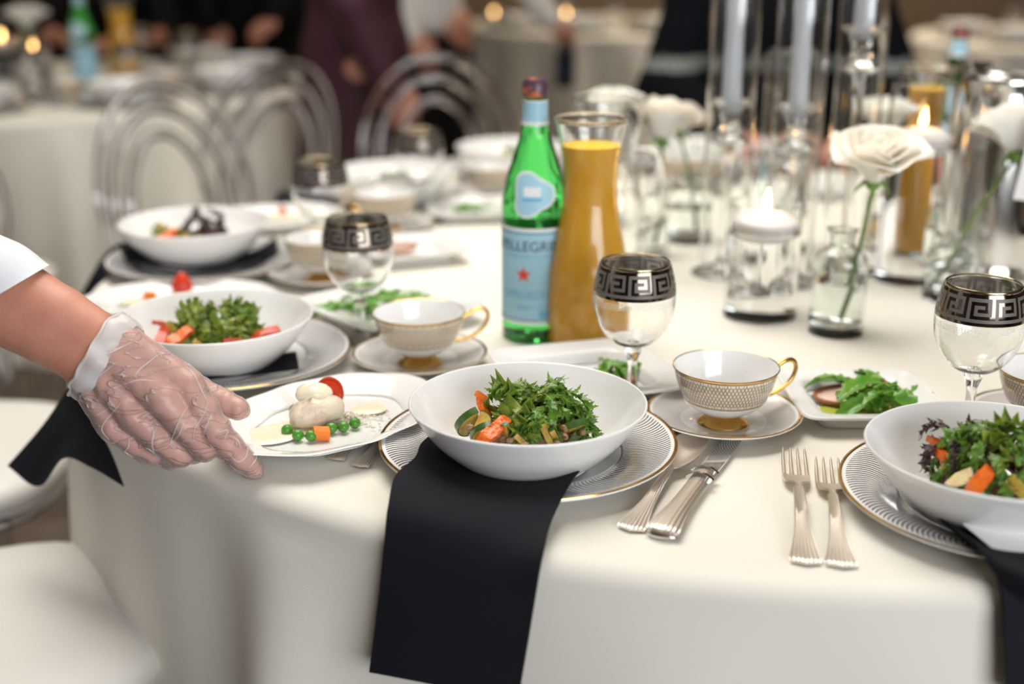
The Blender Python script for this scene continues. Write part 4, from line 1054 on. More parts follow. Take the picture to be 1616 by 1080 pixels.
def build_taper(hc):
    def f():
        t = thing('taper_holder', '', 'candle holder')
        obj('base', lathe(smooth_prof([(.001, .0), (.046, .0), (.047, .004), (.040, .009), (.022, .014), (.012, .022), (.009, .032)], 4), 40), 'glass', t)
        obj('stem', lathe(smooth_prof([(.009, .032), (.0085, hc-.10), (.012, hc-.085), (.009, hc-.075), (.010, hc-.06)], 4), 24), 'glass', t)
        obj('knob', lathe([(.010, hc-.062), (.028, hc-.054), (.031, hc-.050), (.024, hc-.046), (.016, hc-.040), (.019, hc-.034), (.014, hc-.026), (.015, hc-.020)], 12), 'glass', t, smooth=False)
        obj('candle_cup', lathe([(.0005, hc-.022), (.015, hc-.020), (.018, hc-.010), (.021, hc), (.033, hc+.006), (.034, hc+.009), (.022, hc+.008), (.0175, hc), (.0165, hc-.008), (.0005, hc-.008)], 12), 'glass', t, smooth=False)
        obj('chimney', lathe([(.0372, .012), (.0372, .56), (.0352, .56), (.0352, .012)], 48, close=True), 'glass', t)
        return t
    return Proto(f)
def build_tcandle():
    t = thing('taper_candle', '', 'candle')
    obj('wax', lathe([(.0005, 0), (.0150, 0), (.0152, .003), (.0125, .20), (.011, .215), (.004, .222), (.0005, .222)], 28), 'taper', t)
    obj('wick', tube([(0, 0, .220), (.0004, 0, .230)], .0009, 6), 'wick', t)
    obj('flame', move(FL, Matrix.Translation((0, 0, .226))), 'flame', t)
    return t
tc = Proto(build_tcandle)
for p, hc, l, l2 in (((1140, 432), .262, 'crystal taper holder in glass chimney, left of three', 'pale taper candle, left of the three'), ((1240, 446), .262, 'crystal taper holder in glass chimney, middle of three', 'pale taper candle, middle of the three'),
                     ((1331, 428), .370, 'taller crystal taper holder in glass chimney, right of three', 'pale taper candle in the taller right holder')):
    q = at(*p, 0); build_taper(hc).put(q+V(0, 0, .0003), l); tc.put(q+V(0, 0, hc-.0075), l2)

# ------------------------------------------------------------------ bud vases and roses
def build_vase(r, h, neck):
    def f():
        t = thing('bud_vase', '', 'vase')
        P = smooth_prof([(r*.92, 0), (r, .005), (r*.98, h*.45), (r*.97, h*.66), (r*.85, h*.76), (neck, h*.84), (neck*.95, h*.93), (neck*1.25, h)], 5)
        obj('glass', lathe([(.001, 0)] + P + [(neck*1.05, h)] + [(a-.0025, z) for a, z in P[::-1] if z > .01 and z < h*.99] + [(r*.7, .010), (.001, .009)], 48, shape=lambda a: 1+.006*math.cos(24*a)), 'vaseglass', t)
        wl = [(a-.0030, z) for a, z in P if .011 < z < h*.52]
        obj('water', lathe([(.001, .0105), (r*.68, .0112)] + wl + [(.001, wl[-1][1])], 40), 'water', t)
        return t
    return Proto(f)
def petal_fn(r0, h, hw, curl, th0, cup, seed):
    R = random.Random(seed); rf = R.uniform(-.07, .07); pt = R.uniform(.10, .2)
    def f(u, v):
        s = 2*v-1; hh = hw*(math.sin(PI*(.12+.60*u)))**.7
        rr = r0*(.14 + .86*u**cup) + curl*max(0, u-.62)**1.5*7*(.55+.45*abs(s)) + .0025*s*s*u
        a = th0 + s*hh
        z = h*(u - pt*abs(s)**1.6*u) - curl*max(0, u-.75)**2*h*75*(.5+.5*abs(s)) + rf*h*s*u
        return (rr*math.cos(a), rr*math.sin(a), z)
    return f
def rose(base, bloom, size, m, label, tilt=(0, 0), seed=1, open_=1.0):
    t = thing('rose', label, 'rose', base)
    b = bloom-base; R = random.Random(seed)
    mid = b*.5 + V(.004, .0, -.006)
    T = Matrix.Translation(b) @ Euler((tilt[0], tilt[1], R.uniform(0, 6))).to_matrix().to_4x4() @ Matrix.Scale(size, 4) @ Matrix.Translation((0, 0, -.030))
    tip = T @ V(0, 0, -.004)
    obj('stem', tube(smooth_prof([tuple(V(0, 0, 0)), tuple(mid*.5), tuple(mid), tuple(mid*.4+tip*.6), tuple(tip)], 5), .0028, 8), 'stem', t)
    obj('hip', move(blob(.009, .009, .010, 4, .05, 8), T @ Matrix.Translation((0, 0, -.002))), 'sepal', t)
    for i in range(5):
        a = 2*PI*i/5
        obj('sepal', move(thick(lambda u, v: ((.006+.018*u)*math.cos(a+(v-.5)*.9*(1-u)), (.006+.018*u)*math.sin(a+(v-.5)*.9*(1-u)), .001-.016*u*u), 6, 3, .0006), T), 'sepal', t)
    k = 0
    for n, r0, h, hw, curl, cup in ((3, .009, .058, 1.3, .0005, .5), (4, .016, .060, 1.05, .002, .55), (5, .025, .060, .9, .004, .7), (5, .034*open_, .056, .85, .007*open_, .9), (5, .043*open_, .050, .85, .011*open_, 1.1)):
        for i in range(n):
            obj('petal', move(thick(petal_fn(r0, h, hw, curl, 2*PI*i/n+n*.7+R.uniform(-.1, .1), cup, seed*50+k), 12, 10, .0007), T), m, t); k += 1
    return t
v1 = at(1318, 524, 0); build_vase(.0365, .143, .017).put(v1, 'small clear bud vase holding the front cream rose')
rose(v1+V(.004, 0, .02), atY(1384, 250, 1.66), 1.12, 'petal', 'cream rose in full bloom in front of the candle cylinder at right', (.25, .12), 2, 1.0)
v2 = at(1084, 378, 0); build_vase(.040, .115, .020).put(v2, 'blurred bud vase behind the front goblet, left of the candles')
rose(v2+V(.012, 0, .02), atY(1078, 190, v2.y+.02), .85, 'petal', 'small cream rose bud leaning right in the left bud vase', (.15, .6), 3, .75)
v3 = at(1030, 402, 0); build_vase(.026, .12, .012).put(v3, 'narrow bud vase between the juice carafe and the candles')
rose(v3+V(.002, 0, .02), atY(1052, 190, v3.y), 1.12, 'petal', 'large cream rose right of the juice carafe', (.1, -.35), 5, .85)
v4 = at(968, 352, 0); build_vase(.03, .115, .014).put(v4, 'bud vase hidden behind the glass pitcher')
rose(v4+V(0, 0, .02), atY(966, 164, v4.y), .95, 'petalwhite', 'white rose peeking over the glass pitcher', (0, 0), 6, 1.0)
v5 = at(1495, 470, 0); build_vase(.037, .095, .020).put(v5, 'bud vase at right behind the goblet, with a leaning stem')
rose(v5+V(-.022, 0, .015), atY(1600, 205, v5.y-.01), 1.15, 'petalwhite', 'white rose leaning right at the right edge', (.1, .35), 7, .9)
v6 = at(1392, 392, 0); build_vase(.03, .11, .014).put(v6, 'bud vase behind the tall candle cylinder at right')
rose(v6+V(0, 0, .02), atY(1398, 182, v6.y), .98, 'petalwhite', 'blurred white rose behind the front cream rose', (0, 0), 8, .9)
cardp = atY(1612, 316, v5.y-.06)
tag(obj('table_card', [(0)] and move(box(-.012, .06, -.0006, .0006, 0, .115), Matrix.Translation(cardp) @ Matrix.Rotation(.12, 4, 'Y')), 'paper', smooth=False), 'tall pale card cut by the right edge beside the white rose', 'card')
stand = at(1640, 470, 0); 
tag(obj('card_stand', merge(lathe([(.001, 0), (.03, 0), (.03, .004), (.004, .007), (.0025, .012)], 24), tube([(0, 0, .01), (0, 0, cardp.z-TZ+.02)], .0025, 8)), 'polished'), 'thin steel card stand at the right edge', 'stand').location = (cardp.x+.025, cardp.y, TZ)

# ------------------------------------------------------------------ the other tables
def lay_table(T, ph, angs, r0, seed, things_=(1, 1, 1)):
    R = random.Random(seed)
    for a in angs:
        q = math.radians(a); c = V(T[0]+r0*math.cos(q), T[1]+r0*math.sin(q), TZ)
        charger.put(c, 'gold-rimmed charger ' + ph, group='chargers ' + ph); bowl.put(c+V(0, 0, BZ), 'white salad bowl ' + ph, group='bowls ' + ph)
        for i in range(5):
            leaf(LV[('leafA', 'leafB', 'leafR')[i % 3]][i], c+V(R.uniform(-.02, .02), R.uniform(-.02, .02), .035), (0, 0, R.uniform(0, 6)), 'salad leaf in a bowl ' + ph, 'leaves ' + ph, .9)
        for dr, da, pr, nm in ((-.20, 14, goblet, 'banded goblet '), (-.14, 30, None, ''), (-.22, -10, square, 'square white plate ')):
            q2 = math.radians(a+da*.9/r0*.6); c2 = V(T[0]+(r0+dr)*math.cos(q2), T[1]+(r0+dr)*math.sin(q2), TZ)
            if pr: pr.put(c2, nm + ph, R.uniform(0, 6), nm + ph)
            else: saucer.put(c2, 'saucer ' + ph, group='saucers ' + ph); cup.put(c2+V(0, 0, .0042), 'tea cup ' + ph, R.uniform(0, 6), 'cups ' + ph)
PHB = 'on the left background table'
lay_table(TB, PHB, (200, 236, 272, 308, 344, 20, 56), .70, 3)
bottle.put((-1.43, 4.36, TZ), 'blurred green water bottle with blue label on the left background table', -PI/2)
carafe.put((-1.315, 4.42, TZ), 'blurred orange juice carafe on the left background table')
cylB = build_cylinder(.2, .05, .12)
for x, y, n in ((-1.52, 4.15, 'nearer'), (-1.80, 4.62, 'farther')):
    cylB.put((x, y, TZ), n + ' glass candle cylinder on the left background table'); floatc.put((x, y, TZ+.126), n + ' lit floating candle on the left background table', scale=1.1)
vb = V(-1.66, 4.5, TZ); build_vase(.035, .13, .016).put(vb, 'bud vase on the left background table')
rose(vb+V(0, 0, .02), vb+V(0, 0, .235), 1.3, 'petalwhite', 'large blurred white rose on the left background table', (0, 0), 9, 1.0)
PHC = 'on the far middle table'
lay_table(TCN, PHC, (215, 250, 285, 320), .68, 5)
cylC = build_cylinder(.11, .045, .05)
for x, y, n in ((-0.10, 7.15, 'left'), (0.29, 7.1, 'right')):
    cylC.put((x, y, TZ), n + ' low glass candle cup on the far middle table'); floatc.put((x, y, TZ+.056), n + ' glowing orange candle on the far middle table', scale=1.05)
PHD = 'on the far right table'
lay_table(TD, PHD, (180, 215, 250, 285), .68, 6)
vd = V(2.62, 6.2, TZ); build_vase(.035, .13, .016).put(vd, 'bud vase on the far right table')
rose(vd+V(0, 0, .02), vd+V(0, 0, .30), 1.3, 'petalwhite', 'blurred white rose on the far right table', (0, 0), 10, 1.0)

# ------------------------------------------------------------------ people
def np3(p): return np.array(tuple(p), float)
def hand_caps(wr, d, nrm, s=1.0, curl=0.7):
    """small blurred hands: palm, four fingers and a thumb"""
    d = np3(d)/np.linalg.norm(np3(d)); nrm = np3(nrm); nrm = nrm - d*(nrm@d); nrm /= np.linalg.norm(nrm); sd = np.cross(d, nrm)
    w = np3(wr); caps = []
    for i, (o, L) in enumerate(((-.030, .070), (-.010, .080), (.010, .075), (.028, .060))):
        k = w + d*.085*s + sd*o*s; caps.append((w+sd*o*.6*s, k, .017*s, .013*s))
        d1 = d*math.cos(curl*.5) - nrm*math.sin(curl*.5); d2 = d*math.cos(curl*1.4) - nrm*math.sin(curl*1.4)
        p1 = k + d1*L*.5*s; p2 = p1 + d2*L*.5*s; caps += [(k, p1, .0105*s, .0095*s), (p1, p2, .0095*s, .0075*s)]
    k = w + d*.03*s - sd*.035*s; p1 = k + (d*.8-sd*.5)*.035*s; caps += [(w, k, .017*s, .013*s), (k, p1, .013*s, .0105*s), (p1, p1+(d*.95-sd*.15)*.03*s, .0105*s, .0085*s)]
    return caps
def build_person(label, J, clothes, skin=None, name='person', base=None, hair=True, face=None, extra=()):
    """J: joint dict; clothes: (name, material, [(joint, joint, r, r)], extra thickness)"""
    P = {k: np3(v) for k, v in J.items()}
    base = np3(base) if base is not None else np.array([P['pelvis'][0], P['pelvis'][1], 0.0])
    t = thing(name, label, 'person', tuple(base))
    C_ = lambda a, b, r, q: (P[a], P[b], r, q)
    caps = [C_('pelvis', 'chest', .12, .125), C_('chest', 'neck', .11, .055), C_('neck', 'head0', .052, .055)]
    hd = P['head0']; fwd = np3(face if face is not None else (0, -1, 0)); fwd /= np.linalg.norm(fwd); upv = np.array([0, 0, 1.0]); sd = np.cross(fwd, upv)
    caps += [(hd+upv*.085-fwd*.012, hd+upv*.12-fwd*.012, .078, .082), (hd+upv*.02+fwd*.03, hd+upv*.09+fwd*.015, .050, .068), (hd+upv*.055+fwd*.082, hd+upv*.085+fwd*.080, .012, .009), (hd+upv*.012+fwd*.066, hd+upv*.018+fwd*.066, .018, .018)]
    for s in (-1, 1): caps.append((hd+upv*.07+sd*s*.076, hd+upv*.10+sd*s*.078, .012, .016))
    for s in 'lr':
        if 'sh_'+s in P:
            caps += [C_('chest', 'sh_'+s, .09, .062), C_('sh_'+s, 'el_'+s, .052, .042), C_('el_'+s, 'wr_'+s, .041, .028)]
            d = P['wr_'+s]-P['el_'+s]; caps += hand_caps(P['wr_'+s], d, (0, -.3, 1) if abs(d[2]) < .2 else (0, -1, .2), 1.0)
        if 'hip_'+s in P:
            caps += [C_('pelvis', 'hip_'+s, .11, .085), C_('hip_'+s, 'kn_'+s, .082, .058), C_('kn_'+s, 'an_'+s, .056, .04), (P['an_'+s], P['an_'+s]+fwd*.14-upv*.04, .036, .028)]
    v, f = capsules(caps, .011, .018, 2)
    obj('body', tolist(v, f, base), 'skin', t)
    if hair:
        hc = [(hd+upv*.11-fwd*.03, hd+upv*.15-fwd*.005, .088, .080), (hd+upv*.04-fwd*.055, hd+upv*.10-fwd*.045, .055, .075)]
        v, f = capsules(hc, .012, .02, 2); obj('hair', tolist(v, f, base), 'hair', t)
    eyes = []
    for s in (-1, 1): obj('eye', move(blob(.011, .011, .011, 1, 0, 6), Matrix.Translation(tuple(hd+upv*.092+fwd*.074+sd*s*.031-base))), 'paper', t)
    for nm, m, cl, add in clothes:
        cc = [(P[a] if isinstance(a, str) else np3(a), P[b] if isinstance(b, str) else np3(b), r+add, q+add) for a, b, r, q in cl]
        v, f = capsules(cc, .012, .025, 3)
        o = obj(nm, tolist(v, f, base), [m, 'greystripe'], t)
        for fn in extra:
            if fn[0] == nm:
                me = o.data; ii = [1 if fn[1] < p.center.z < fn[2] else 0 for p in me.polygons]; me.polygons.foreach_set('material_index', ii); me.update()
    return t
def standing(x, y, fx=0, fy=-1, h=1.0, **k):
    f = np.array([fx, fy, 0.0]); f /= np.linalg.norm(f); s = np.cross(f, [0, 0, 1.0]); o = np.array([x, y, 0.0]); u = np.array([0, 0, 1.0])
    J = dict(pelvis=o+u*.95*h, chest=o+u*1.28*h, neck=o+u*1.45*h, head0=o+u*1.53*h)
    for q, g in (('l', -1), ('r', 1)):
        J['sh_'+q] = o+s*g*.17+u*1.38*h; J['el_'+q] = o+s*g*.24+u*1.10*h-f*.02; J['wr_'+q] = o+s*g*.25+f*.08+u*.86*h
        J['hip_'+q] = o+s*g*.09+u*.90*h; J['kn_'+q] = o+s*g*.10+u*.50*h+f*.02; J['an_'+q] = o+s*g*.10+u*.08
    J.update({a: np3(b) for a, b in k.items()}); return J
TORSO = [('pelvis', 'chest', .125, .135), ('chest', 'neck', .115, .05), ('chest', 'sh_l', .095, .068), ('chest', 'sh_r', .095, .068)]
def sleeves(both=True): return [('sh_l', 'el_l', .06, .052), ('el_l', 'wr_l', .052, .036), ('sh_r', 'el_r', .06, .052), ('el_r', 'wr_r', .052, .036)]
LEGS = [('pelvis', 'hip_l', .12, .095), ('pelvis', 'hip_r', .12, .095), ('hip_l', 'kn_l', .09, .066), ('hip_r', 'kn_r', .09, .066), ('kn_l', 'an_l', .066, .056), ('kn_r', 'an_r', .066, .056)]
# woman in maroon
x, y = -.475, 4.0
J = standing(x, y, 1, .15, .97)
build_person('person in a long maroon dress standing behind the far chair', J, [('dress', 'maroon', TORSO + sleeves() + [('pelvis', (x, y, .55), .155, .19), ((x, y, .55), (x, y, .2), .19, .21)], .012)], face=(1, .15, 0))
# server in pale shirt and black apron, arm reaching right
x, y = -.33, 5.2
J = standing(x, y, -.2, -1, 1.0, wr_l=(-.38, 5.02, .86), el_l=(-.52, 5.12, 1.08), el_r=(.02, 5.02, 1.10), wr_r=(.15, 4.95, .985))
J['wr_l'], J['wr_r'] = np3((-.385, 5.0, .88)), np3((.15, 4.95, .94))
J['sh_l'], J['sh_r'] = np3((-.50, 5.2, 1.38)), np3((-.16, 5.2, 1.38))
build_person('server in a pale shirt and black apron pouring at the far middle table', J, [('shirt', 'shirtgrey', TORSO + sleeves(), .010), ('apron', 'blackcloth', [((x-.06, y, .78), (x-.08, y, .45), .11, .10), ((x+.06, y, .78), (x+.08, y, .45), .11, .10), ('kn_l', 'an_l', .07, .056), ('kn_r', 'an_r', .07, .056), ((x, y-.02, .80), (x, y-.02, .45), .125, .14)], .01)], face=(.2, -1, -.1))
dk = thing('wine_bottle', 'dark bottle held by the server at the far middle table', 'bottle', (.20, 4.90, .705))
obj('glass', lathe(smooth_prof([(.0005, 0), (.034, 0), (.037, .005), (.037, .11), (.030, .14), (.015, .165), (.014, .20), (.0005, .201)], 4), 32), 'blackplastic', dk)
obj('label', ringpatch(lambda z: .037, .03, .09, -PI, PI*.9, .0006, 30, 1), 'labelink', dk)
# seated guest in navy knit with a grey stripe
x, y = .70, 3.50
J = dict(pelvis=(x, y, .56), chest=(x, y-.03, .98), neck=(x, y-.05, 1.17), head0=(x, y-.08, 1.25), sh_l=(x+.20, y-.03, 1.10), el_l=(x+.28, y-.18, .86), wr_l=(x+.11, y-.46, .80),
         sh_r=(x-.20, y-.03, 1.10), el_r=(x-.30, y-.14, .86), wr_r=(x-.14, y-.44, .80), hip_l=(x+.10, y-.02, .53), kn_l=(x+.13, y-.38, .52), an_l=(x+.13, y-.38, .09), hip_r=(x-.10, y-.02, .53), kn_r=(x-.13, y-.38, .52), an_r=(x-.13, y-.38, .09))
build_person('seated guest in a dark navy sweater with a pale grey stripe, behind the candles', J, [('sweater', 'navy', [('pelvis', 'chest', .17, .185), ('chest', 'neck', .15, .06), ('chest', 'sh_l', .12, .085), ('chest', 'sh_r', .12, .085), ('sh_l', 'el_l', .08, .068), ('el_l', 'wr_l', .066, .042), ('sh_r', 'el_r', .08, .068), ('el_r', 'wr_r', .066, .042)], .012),
              ('trousers', 'blackcloth', LEGS, .012)], face=(0, -1, -.2), extra=[('sweater', .925, .958)])
chair_at(.70, 3.53, .62, 1.95, 'acrylic chair under the guest in the navy sweater')
# guest in black beside the left background table
x, y = -1.08, 5.75
J = standing(x, y, 0, -1, 1.0, wr_r=(-1.02, 5.52, .93), el_r=(-.84, 5.68, 1.12)); J['wr_l'] = np3((-1.00, 5.50, .92)); J['el_l'] = np3((-.83, 5.7, 1.1))
J['sh_l'], J['sh_r'] = np3((x+.17, y, 1.38)), np3((x-.17, y, 1.38)); J['el_r'] = np3((x-.24, y, 1.1)); J['wr_r'] = np3((x-.2, y-.1, .88))
build_person('guest in black suit with one hand raised to the waist, behind the left table', J, [('suit_jacket', 'blackcloth', TORSO + sleeves(), .014), ('trousers', 'blackcloth', LEGS, .012)], face=(.3, -1, 0))
# guest leaning on the left background table
x, y = -1.74, 5.90
J = dict(pelvis=(x, y, .56), chest=(x, y-.04, .96), neck=(x, y-.06, 1.15), head0=(x, y-.09, 1.23), sh_l=(x+.18, y-.05, 1.08), el_l=(x+.30, y-.32, .84), wr_l=(x+.06, y-.52, .815),
         sh_r=(x-.18, y-.05, 1.08), el_r=(x-.28, y-.2, .84), wr_r=(x-.1, y-.42, .815), hip_l=(x+.1, y-.02, .53), kn_l=(x+.13, y-.38, .52), an_l=(x+.13, y-.38, .09), hip_r=(x-.1, y-.02, .53), kn_r=(x-.13, y-.38, .52), an_r=(x-.13, y-.38, .09))
build_person('seated guest with bare forearms on the left background table', J, [('top', 'blackcloth', TORSO + [('sh_l', 'el_l', .06, .05), ('sh_r', 'el_r', .06, .05)], .012), ('trousers', 'blackcloth', LEGS, .012)], face=(0, -1, -.2))
chair_at(-1.74, 5.95, *TB, 'acrylic chair under the guest at the left background table')

# ---- the server's gloved hand and forearm in front (fine mesh)
HD = 1.255
def hp(px, py, o): return np3(atD(px, py, HD+o))
cx_, cy_, cz_ = np.array([1.0, 0, 0]), np.array([0, -_s, -_c]), np.array([0, _c, -_s])      # image right, image down, depth
def nrm2(a, b):
    d = np.array([b[0]-a[0], b[1]-a[1]], float); d /= np.linalg.norm(d); return cx_*(-d[1]) + cy_*d[0]
hand = []
def chain(pts): 
    for a, b in zip(pts, pts[1:]): hand.append((hp(*a[:3]), hp(*b[:3]), a[3], b[3]))
chain([(297, 610, -.010, .0150), (320, 646, -.013, .0136), (341, 680, -.012, .0130), (361, 704, -.004, .0120), (380, 724, .004, .0114), (401, 742, .011, .0092)])
chain([(258, 630, -.019, .0160), (294, 672, -.016, .0140), (323, 705, -.004, .0128), (304, 712, .026, .0112), (278, 694, .034, .0098)])
chain([(214, 656, -.013, .0152), (250, 692, -.010, .0130), (284, 716, .002, .0122), (266, 722, .028, .0105), (244, 702, .035, .0092)])
chain([(181, 674, -.002, .0138), (212, 698, .002, .0118), (243, 714, .012, .0106), (228, 716, .032, .0092), (212, 700, .036, .0080)])
chain([(228, 566, .026, .0190), (285, 602, .036, .0165), (322, 624, .036, .0135), (352, 637, .032, .0125), (377, 646, .028, .0100)])
for (mx, my, mo, r), (wx, wy, wo) in zip(((297, 610, -.010, .0150), (258, 630, -.019, .0155), (214, 656, -.013, .0150), (181, 674, -.002, .0138)), ((188, 547, -.004), (172, 556, -.008), (152, 569, -.006), (138, 581, .0))):
    hand.append((hp(wx, wy, wo), hp(mx, my, mo), .0235, r)); hand.append((hp(wx, wy, wo+.014), hp(mx-6, my-4, mo+.018), .0225, .014))
hand.append((hp(188, 560, .022), hp(292, 612, .022), .020, .0155)); hand.append((hp(150, 585, .018), hp(205, 680, .022), .020, .015))
arm = []
ax = [(163, 562, 0, .0088, .0285), (85, 514, .0, .0100, .0300), (-8, 464, .004, .0125, .0335), (-215, 350, .03, .014, .040)]
for a, b in zip(ax, ax[1:]):
    n = nrm2(a, b)
    for s in (-1, 0, 1): arm.append((hp(*a[:3])+n*s*a[3], hp(*b[:3])+n*s*b[3], a[4], b[4]))
allc = hand + arm
def to_cam(p): p = np.asarray(p)-np.array([0, 0, CAMZ]); return np.stack([p@cx_, p@cy_, p@cz_], -1)
def from_cam(q): return q[..., :1]*cx_ + q[..., 1:2]*cy_ + q[..., 2:3]*cz_ + np.array([0, 0, CAMZ])
cc = [(to_cam(a), to_cam(b), r, q) for a, b, r, q in allc]
SRV = np.array([-.98, 1.02, 0.0])
D, lo, hh = capsule_field(cc, .0019, .0042)
v, f = surface_nets(D, lo, hh); v = relax(v, f, 2)
armV, armF = from_cam(v), f
def pix(p):
    q = to_cam(p); return np.stack([808+FPX*q[..., 0]/q[..., 2], 540+FPX*q[..., 1]/q[..., 2]], -1)
# glove: the same surface a little proud, with folds, cut at the wrist
gx = np.stack(np.meshgrid(*[lo[i]+hh*np.arange(D.shape[i]) for i in range(3)], indexing='ij'), -1).astype(np.float32)
u1 = gx[..., 0]*.75+gx[..., 1]*.66; u2 = -gx[..., 0]*.66+gx[..., 1]*.75
wr = .0005*np.sin(u1*420+3*np.sin(u2*95)) * (np.sin(u2*60+u1*35) > .1) + .0004*np.sin(u2*330+2.5*np.sin(u1*120)+gx[..., 2]*200)
gv, gf = surface_nets(D-.0016-wr, lo, hh); gv = from_cam(relax(gv, gf, 2))
def cut(v, f, a, b, inside, wob=0.0):
    """keep the part of a mesh on one side of an oblique plane and pull the border onto it"""
    a, b = np.array(a, float), np.array(b, float); d = (b-a)/np.linalg.norm(b-a); n = np.array([-d[1], d[0]])
    if (np.array(inside)-a)@n < 0: n = -n
    px = pix(v); t = (px-a)@d; sd = (px-a)@n + wob*np.sin(t*.12)
    f = f[(sd[f] > 0).any(1)]; out = sd < 0
    v = v.copy(); dep = to_cam(v)[:, 2]; mv = (-sd*dep/FPX)[:, None]*(n[0]*cx_+n[1]*cy_); v[out] += mv[out]
    used = np.unique(f); rm = np.full(len(v), -1); rm[used] = np.arange(len(used)); return v[used], rm[f]
gv, gf = cut(gv, gf, (207, 517), (112, 606), (300, 640), 4)
srv = thing('person', 'server in white shirt reaching in from the left with a clear gloved hand', 'person', tuple(SRV))
# rest of the server outside the frame, standing left of the table
el = hp(-215, 350, .03); sh = np.array([-1.02, 1.28, 1.36])
x, y = -1.24, 1.16
JS = standing(x, y, .9, .25, 1.0); JS['sh_r'] = sh; JS['sh_l'] = np3((x+.03, y-.2, 1.38))*0+np3((-1.20, .98, 1.38)); JS['el_l'] = np3((-1.22, .90, 1.08)); JS['wr_l'] = np3((-1.10, .92, .86))
P = {k: np3(q) for k, q in JS.items()}
bc = [(P['pelvis'], P['chest'], .12, .125), (P['chest'], P['neck'], .11, .055), (P['neck'], P['head0'], .052, .055), (P['chest'], sh, .09, .06), (sh, el, .052, .042), (P['chest'], P['sh_l'], .09, .06), (P['sh_l'], P['el_l'], .052, .042), (P['el_l'], P['wr_l'], .041, .028)]
bc += hand_caps(P['wr_l'], P['wr_l']-P['el_l'], (0, -1, .2))
hd = P['head0']; fw = np.array([.96, .27, 0]); uu = np.array([0, 0, 1.0]); sdv = np.cross(fw, uu)
bc += [(hd+uu*.085-fw*.012, hd+uu*.12-fw*.012, .078, .082), (hd+uu*.02+fw*.03, hd+uu*.09+fw*.015, .05, .068), (hd+uu*.055+fw*.082, hd+uu*.085+fw*.08, .012, .009)]
for s in 'lr': bc += [(P['pelvis'], P['hip_'+s], .11, .085), (P['hip_'+s], P['kn_'+s], .082, .058), (P['kn_'+s], P['an_'+s], .056, .04), (P['an_'+s], P['an_'+s]+fw*.14-uu*.04, .036, .028)]
bv, bf = capsules(bc, .011, .018, 2)
obj('body', merge(tolist(armV, armF, SRV), tolist(bv, bf, SRV)), 'skin', srv)
obj('glove', tolist(gv, gf, SRV), 'glove', srv)
# rolled cuff along the cut
cuffp, cuffq = [], []
cen = hp(170, 567, .004); a_d = (hp(85, 514, 0)-hp(163, 562, 0)); a_d /= np.linalg.norm(a_d)
e1 = nrm2((85, 514), (163, 562)); e2 = np.cross(a_d, e1)
R_ = random.Random(5)
for i in range(72):
    a = 2*PI*i/72; w_ = .0012*math.sin(a*9)+.001*math.sin(a*5+1)
    cuffp.append(cen + e1*(.0440+w_)*math.cos(a) + e2*(.038+w_)*math.sin(a) + a_d*(.0020*math.sin(a*3+.5)+.001*math.sin(a*11)))
def cuff_fn(u, v):
    i = int(round(u*72)) % 72; p = cuffp[i]; rad = p-cen; rad = rad/np.linalg.norm(rad)
    wv = math.sin(u*2*PI*13)*.0010 + math.sin(u*2*PI*7+2)*.0012
    return p + a_d*(-.010+.020*v) + rad*(.0012*math.sin(PI*v)*2 + wv*v*.8 + .0022*v) - SRV
obj('glove_cuff', thick(cuff_fn, 72, 8, .0006), 'cuff', srv)
obj('cuff_roll', tube([tuple(p + a_d*.010 + (p-cen)/np.linalg.norm(p-cen)*(.0025+.0012*math.sin(i*1.1)) - SRV) for i, p in enumerate(cuffp)], .0016, 8, True), 'cuff', srv)
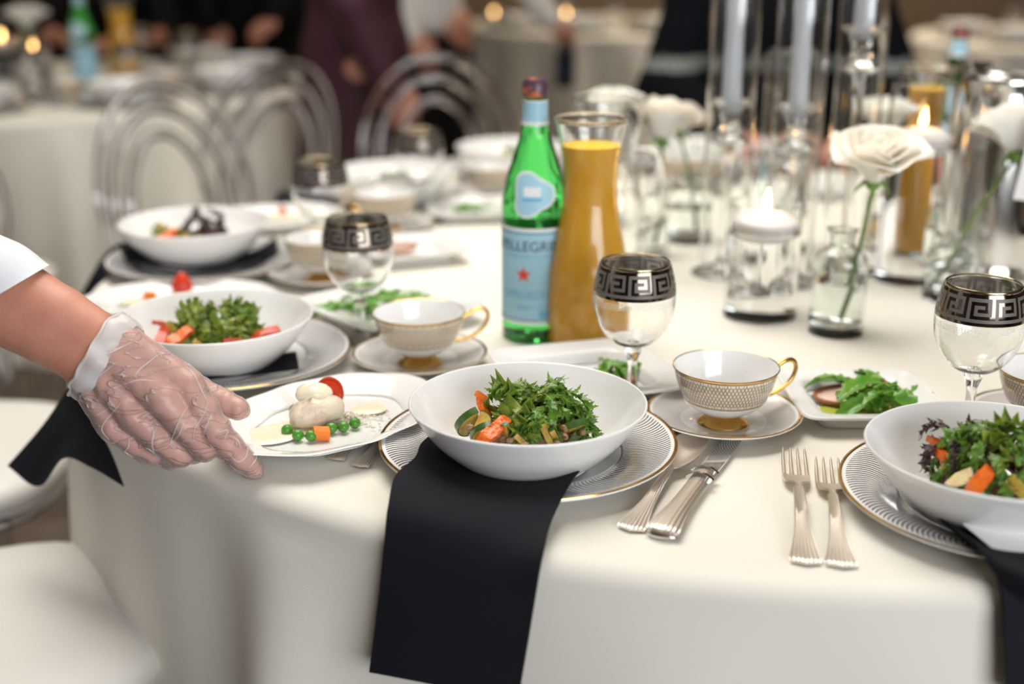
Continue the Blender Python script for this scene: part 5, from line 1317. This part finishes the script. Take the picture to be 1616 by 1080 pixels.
# sleeve: forearm shell cut obliquely, then the shirt
sc_ = [(a, b, r+.0055, q+.008) for a, b, r, q in arm[3:]] + [(el, el+(sh-el)*.25, .052, .058)]
v, f = capsules([(to_cam(a), to_cam(b), r, q) for a, b, r, q in sc_], .004, .01, 2); v = from_cam(v)
v, f = cut(v, f, (63, 427), (0, 464), (-100, 380))
slv = tolist(v, f, SRV)
st = [(P['pelvis'], P['chest'], .14, .148), (P['chest'], P['neck'], .125, .062), (P['chest'], sh, .105, .078), (P['chest'], P['sh_l'], .105, .078), (sh, el, .072, .056), (P['sh_l'], P['el_l'], .07, .062), (P['el_l'], P['wr_l'], .062, .046)]
v, f = capsules(st, .012, .025, 3)
so = obj('shirt', merge(slv, tolist(v, f, SRV)), 'shirtwhite', srv)
lg = [(P[a], P[b], r+.014, q+.014) for a, b, r, q in LEGS]
v, f = capsules(lg, .012, .025, 3); obj('trousers', tolist(v, f, SRV), 'blackcloth', srv)
v, f = capsules([(hd+uu*.11-fw*.03, hd+uu*.15-fw*.005, .088, .08), (hd+uu*.04-fw*.055, hd+uu*.10-fw*.045, .055, .075)], .012, .02, 2); obj('hair', tolist(v, f, SRV), 'hair', srv)
# folds where the thin vinyl bunches up
from mathutils.bvhtree import BVHTree
bvh = BVHTree.FromPolygons([tuple(p) for p in gv], [tuple(int(i) for i in q) for q in gf])
FOLDS = [[(880, 600), (860, 660), (830, 710), (800, 760), (790, 840)], [(760, 620), (720, 680), (680, 770), (655, 850), (690, 910)], [(570, 740), (545, 800), (540, 860), (560, 920), (590, 945)],
         [(530, 730), (548, 790), (540, 850)], [(360, 590), (300, 660), (250, 720), (235, 770), (280, 830)], [(270, 640), (225, 665), (195, 680)], [(400, 800), (395, 870), (375, 900), (420, 930)],
         [(590, 300), (480, 385), (430, 440)], [(760, 385), (800, 440), (850, 545), (880, 600)], [(950, 780), (1000, 770), (975, 830)], [(1125, 870), (1110, 930), (1060, 960), (1000, 905)], [(1135, 880), (1175, 935), (1130, 1000)],
         [(480, 870), (530, 890), (565, 930)], [(230, 330), (300, 290), (420, 230)], [(150, 500), (215, 440), (330, 350)], [(640, 860), (700, 800), (745, 690)], [(905, 660), (880, 720), (850, 800)], [(1010, 800), (1060, 830), (1080, 880)], [(340, 500), (450, 465), (560, 470)]]
for F_ in FOLDS:
    pts = []
    for q in cr(F_, 6):
        d = ray(q[0]/3.856+100, q[1]/3.856+480).normalized(); h_ = bvh.ray_cast(V(0, 0, CAMZ), d)
        if h_[0] is not None: pts.append(tuple(np3(h_[0]) - np3(d)*.0003 - SRV))
    if len(pts) > 3: obj('glove_fold', tube(pts, [.0007*(.3+.7*math.sin(PI*i/(len(pts)-1))) for i in range(len(pts))], 7), 'fold', srv)
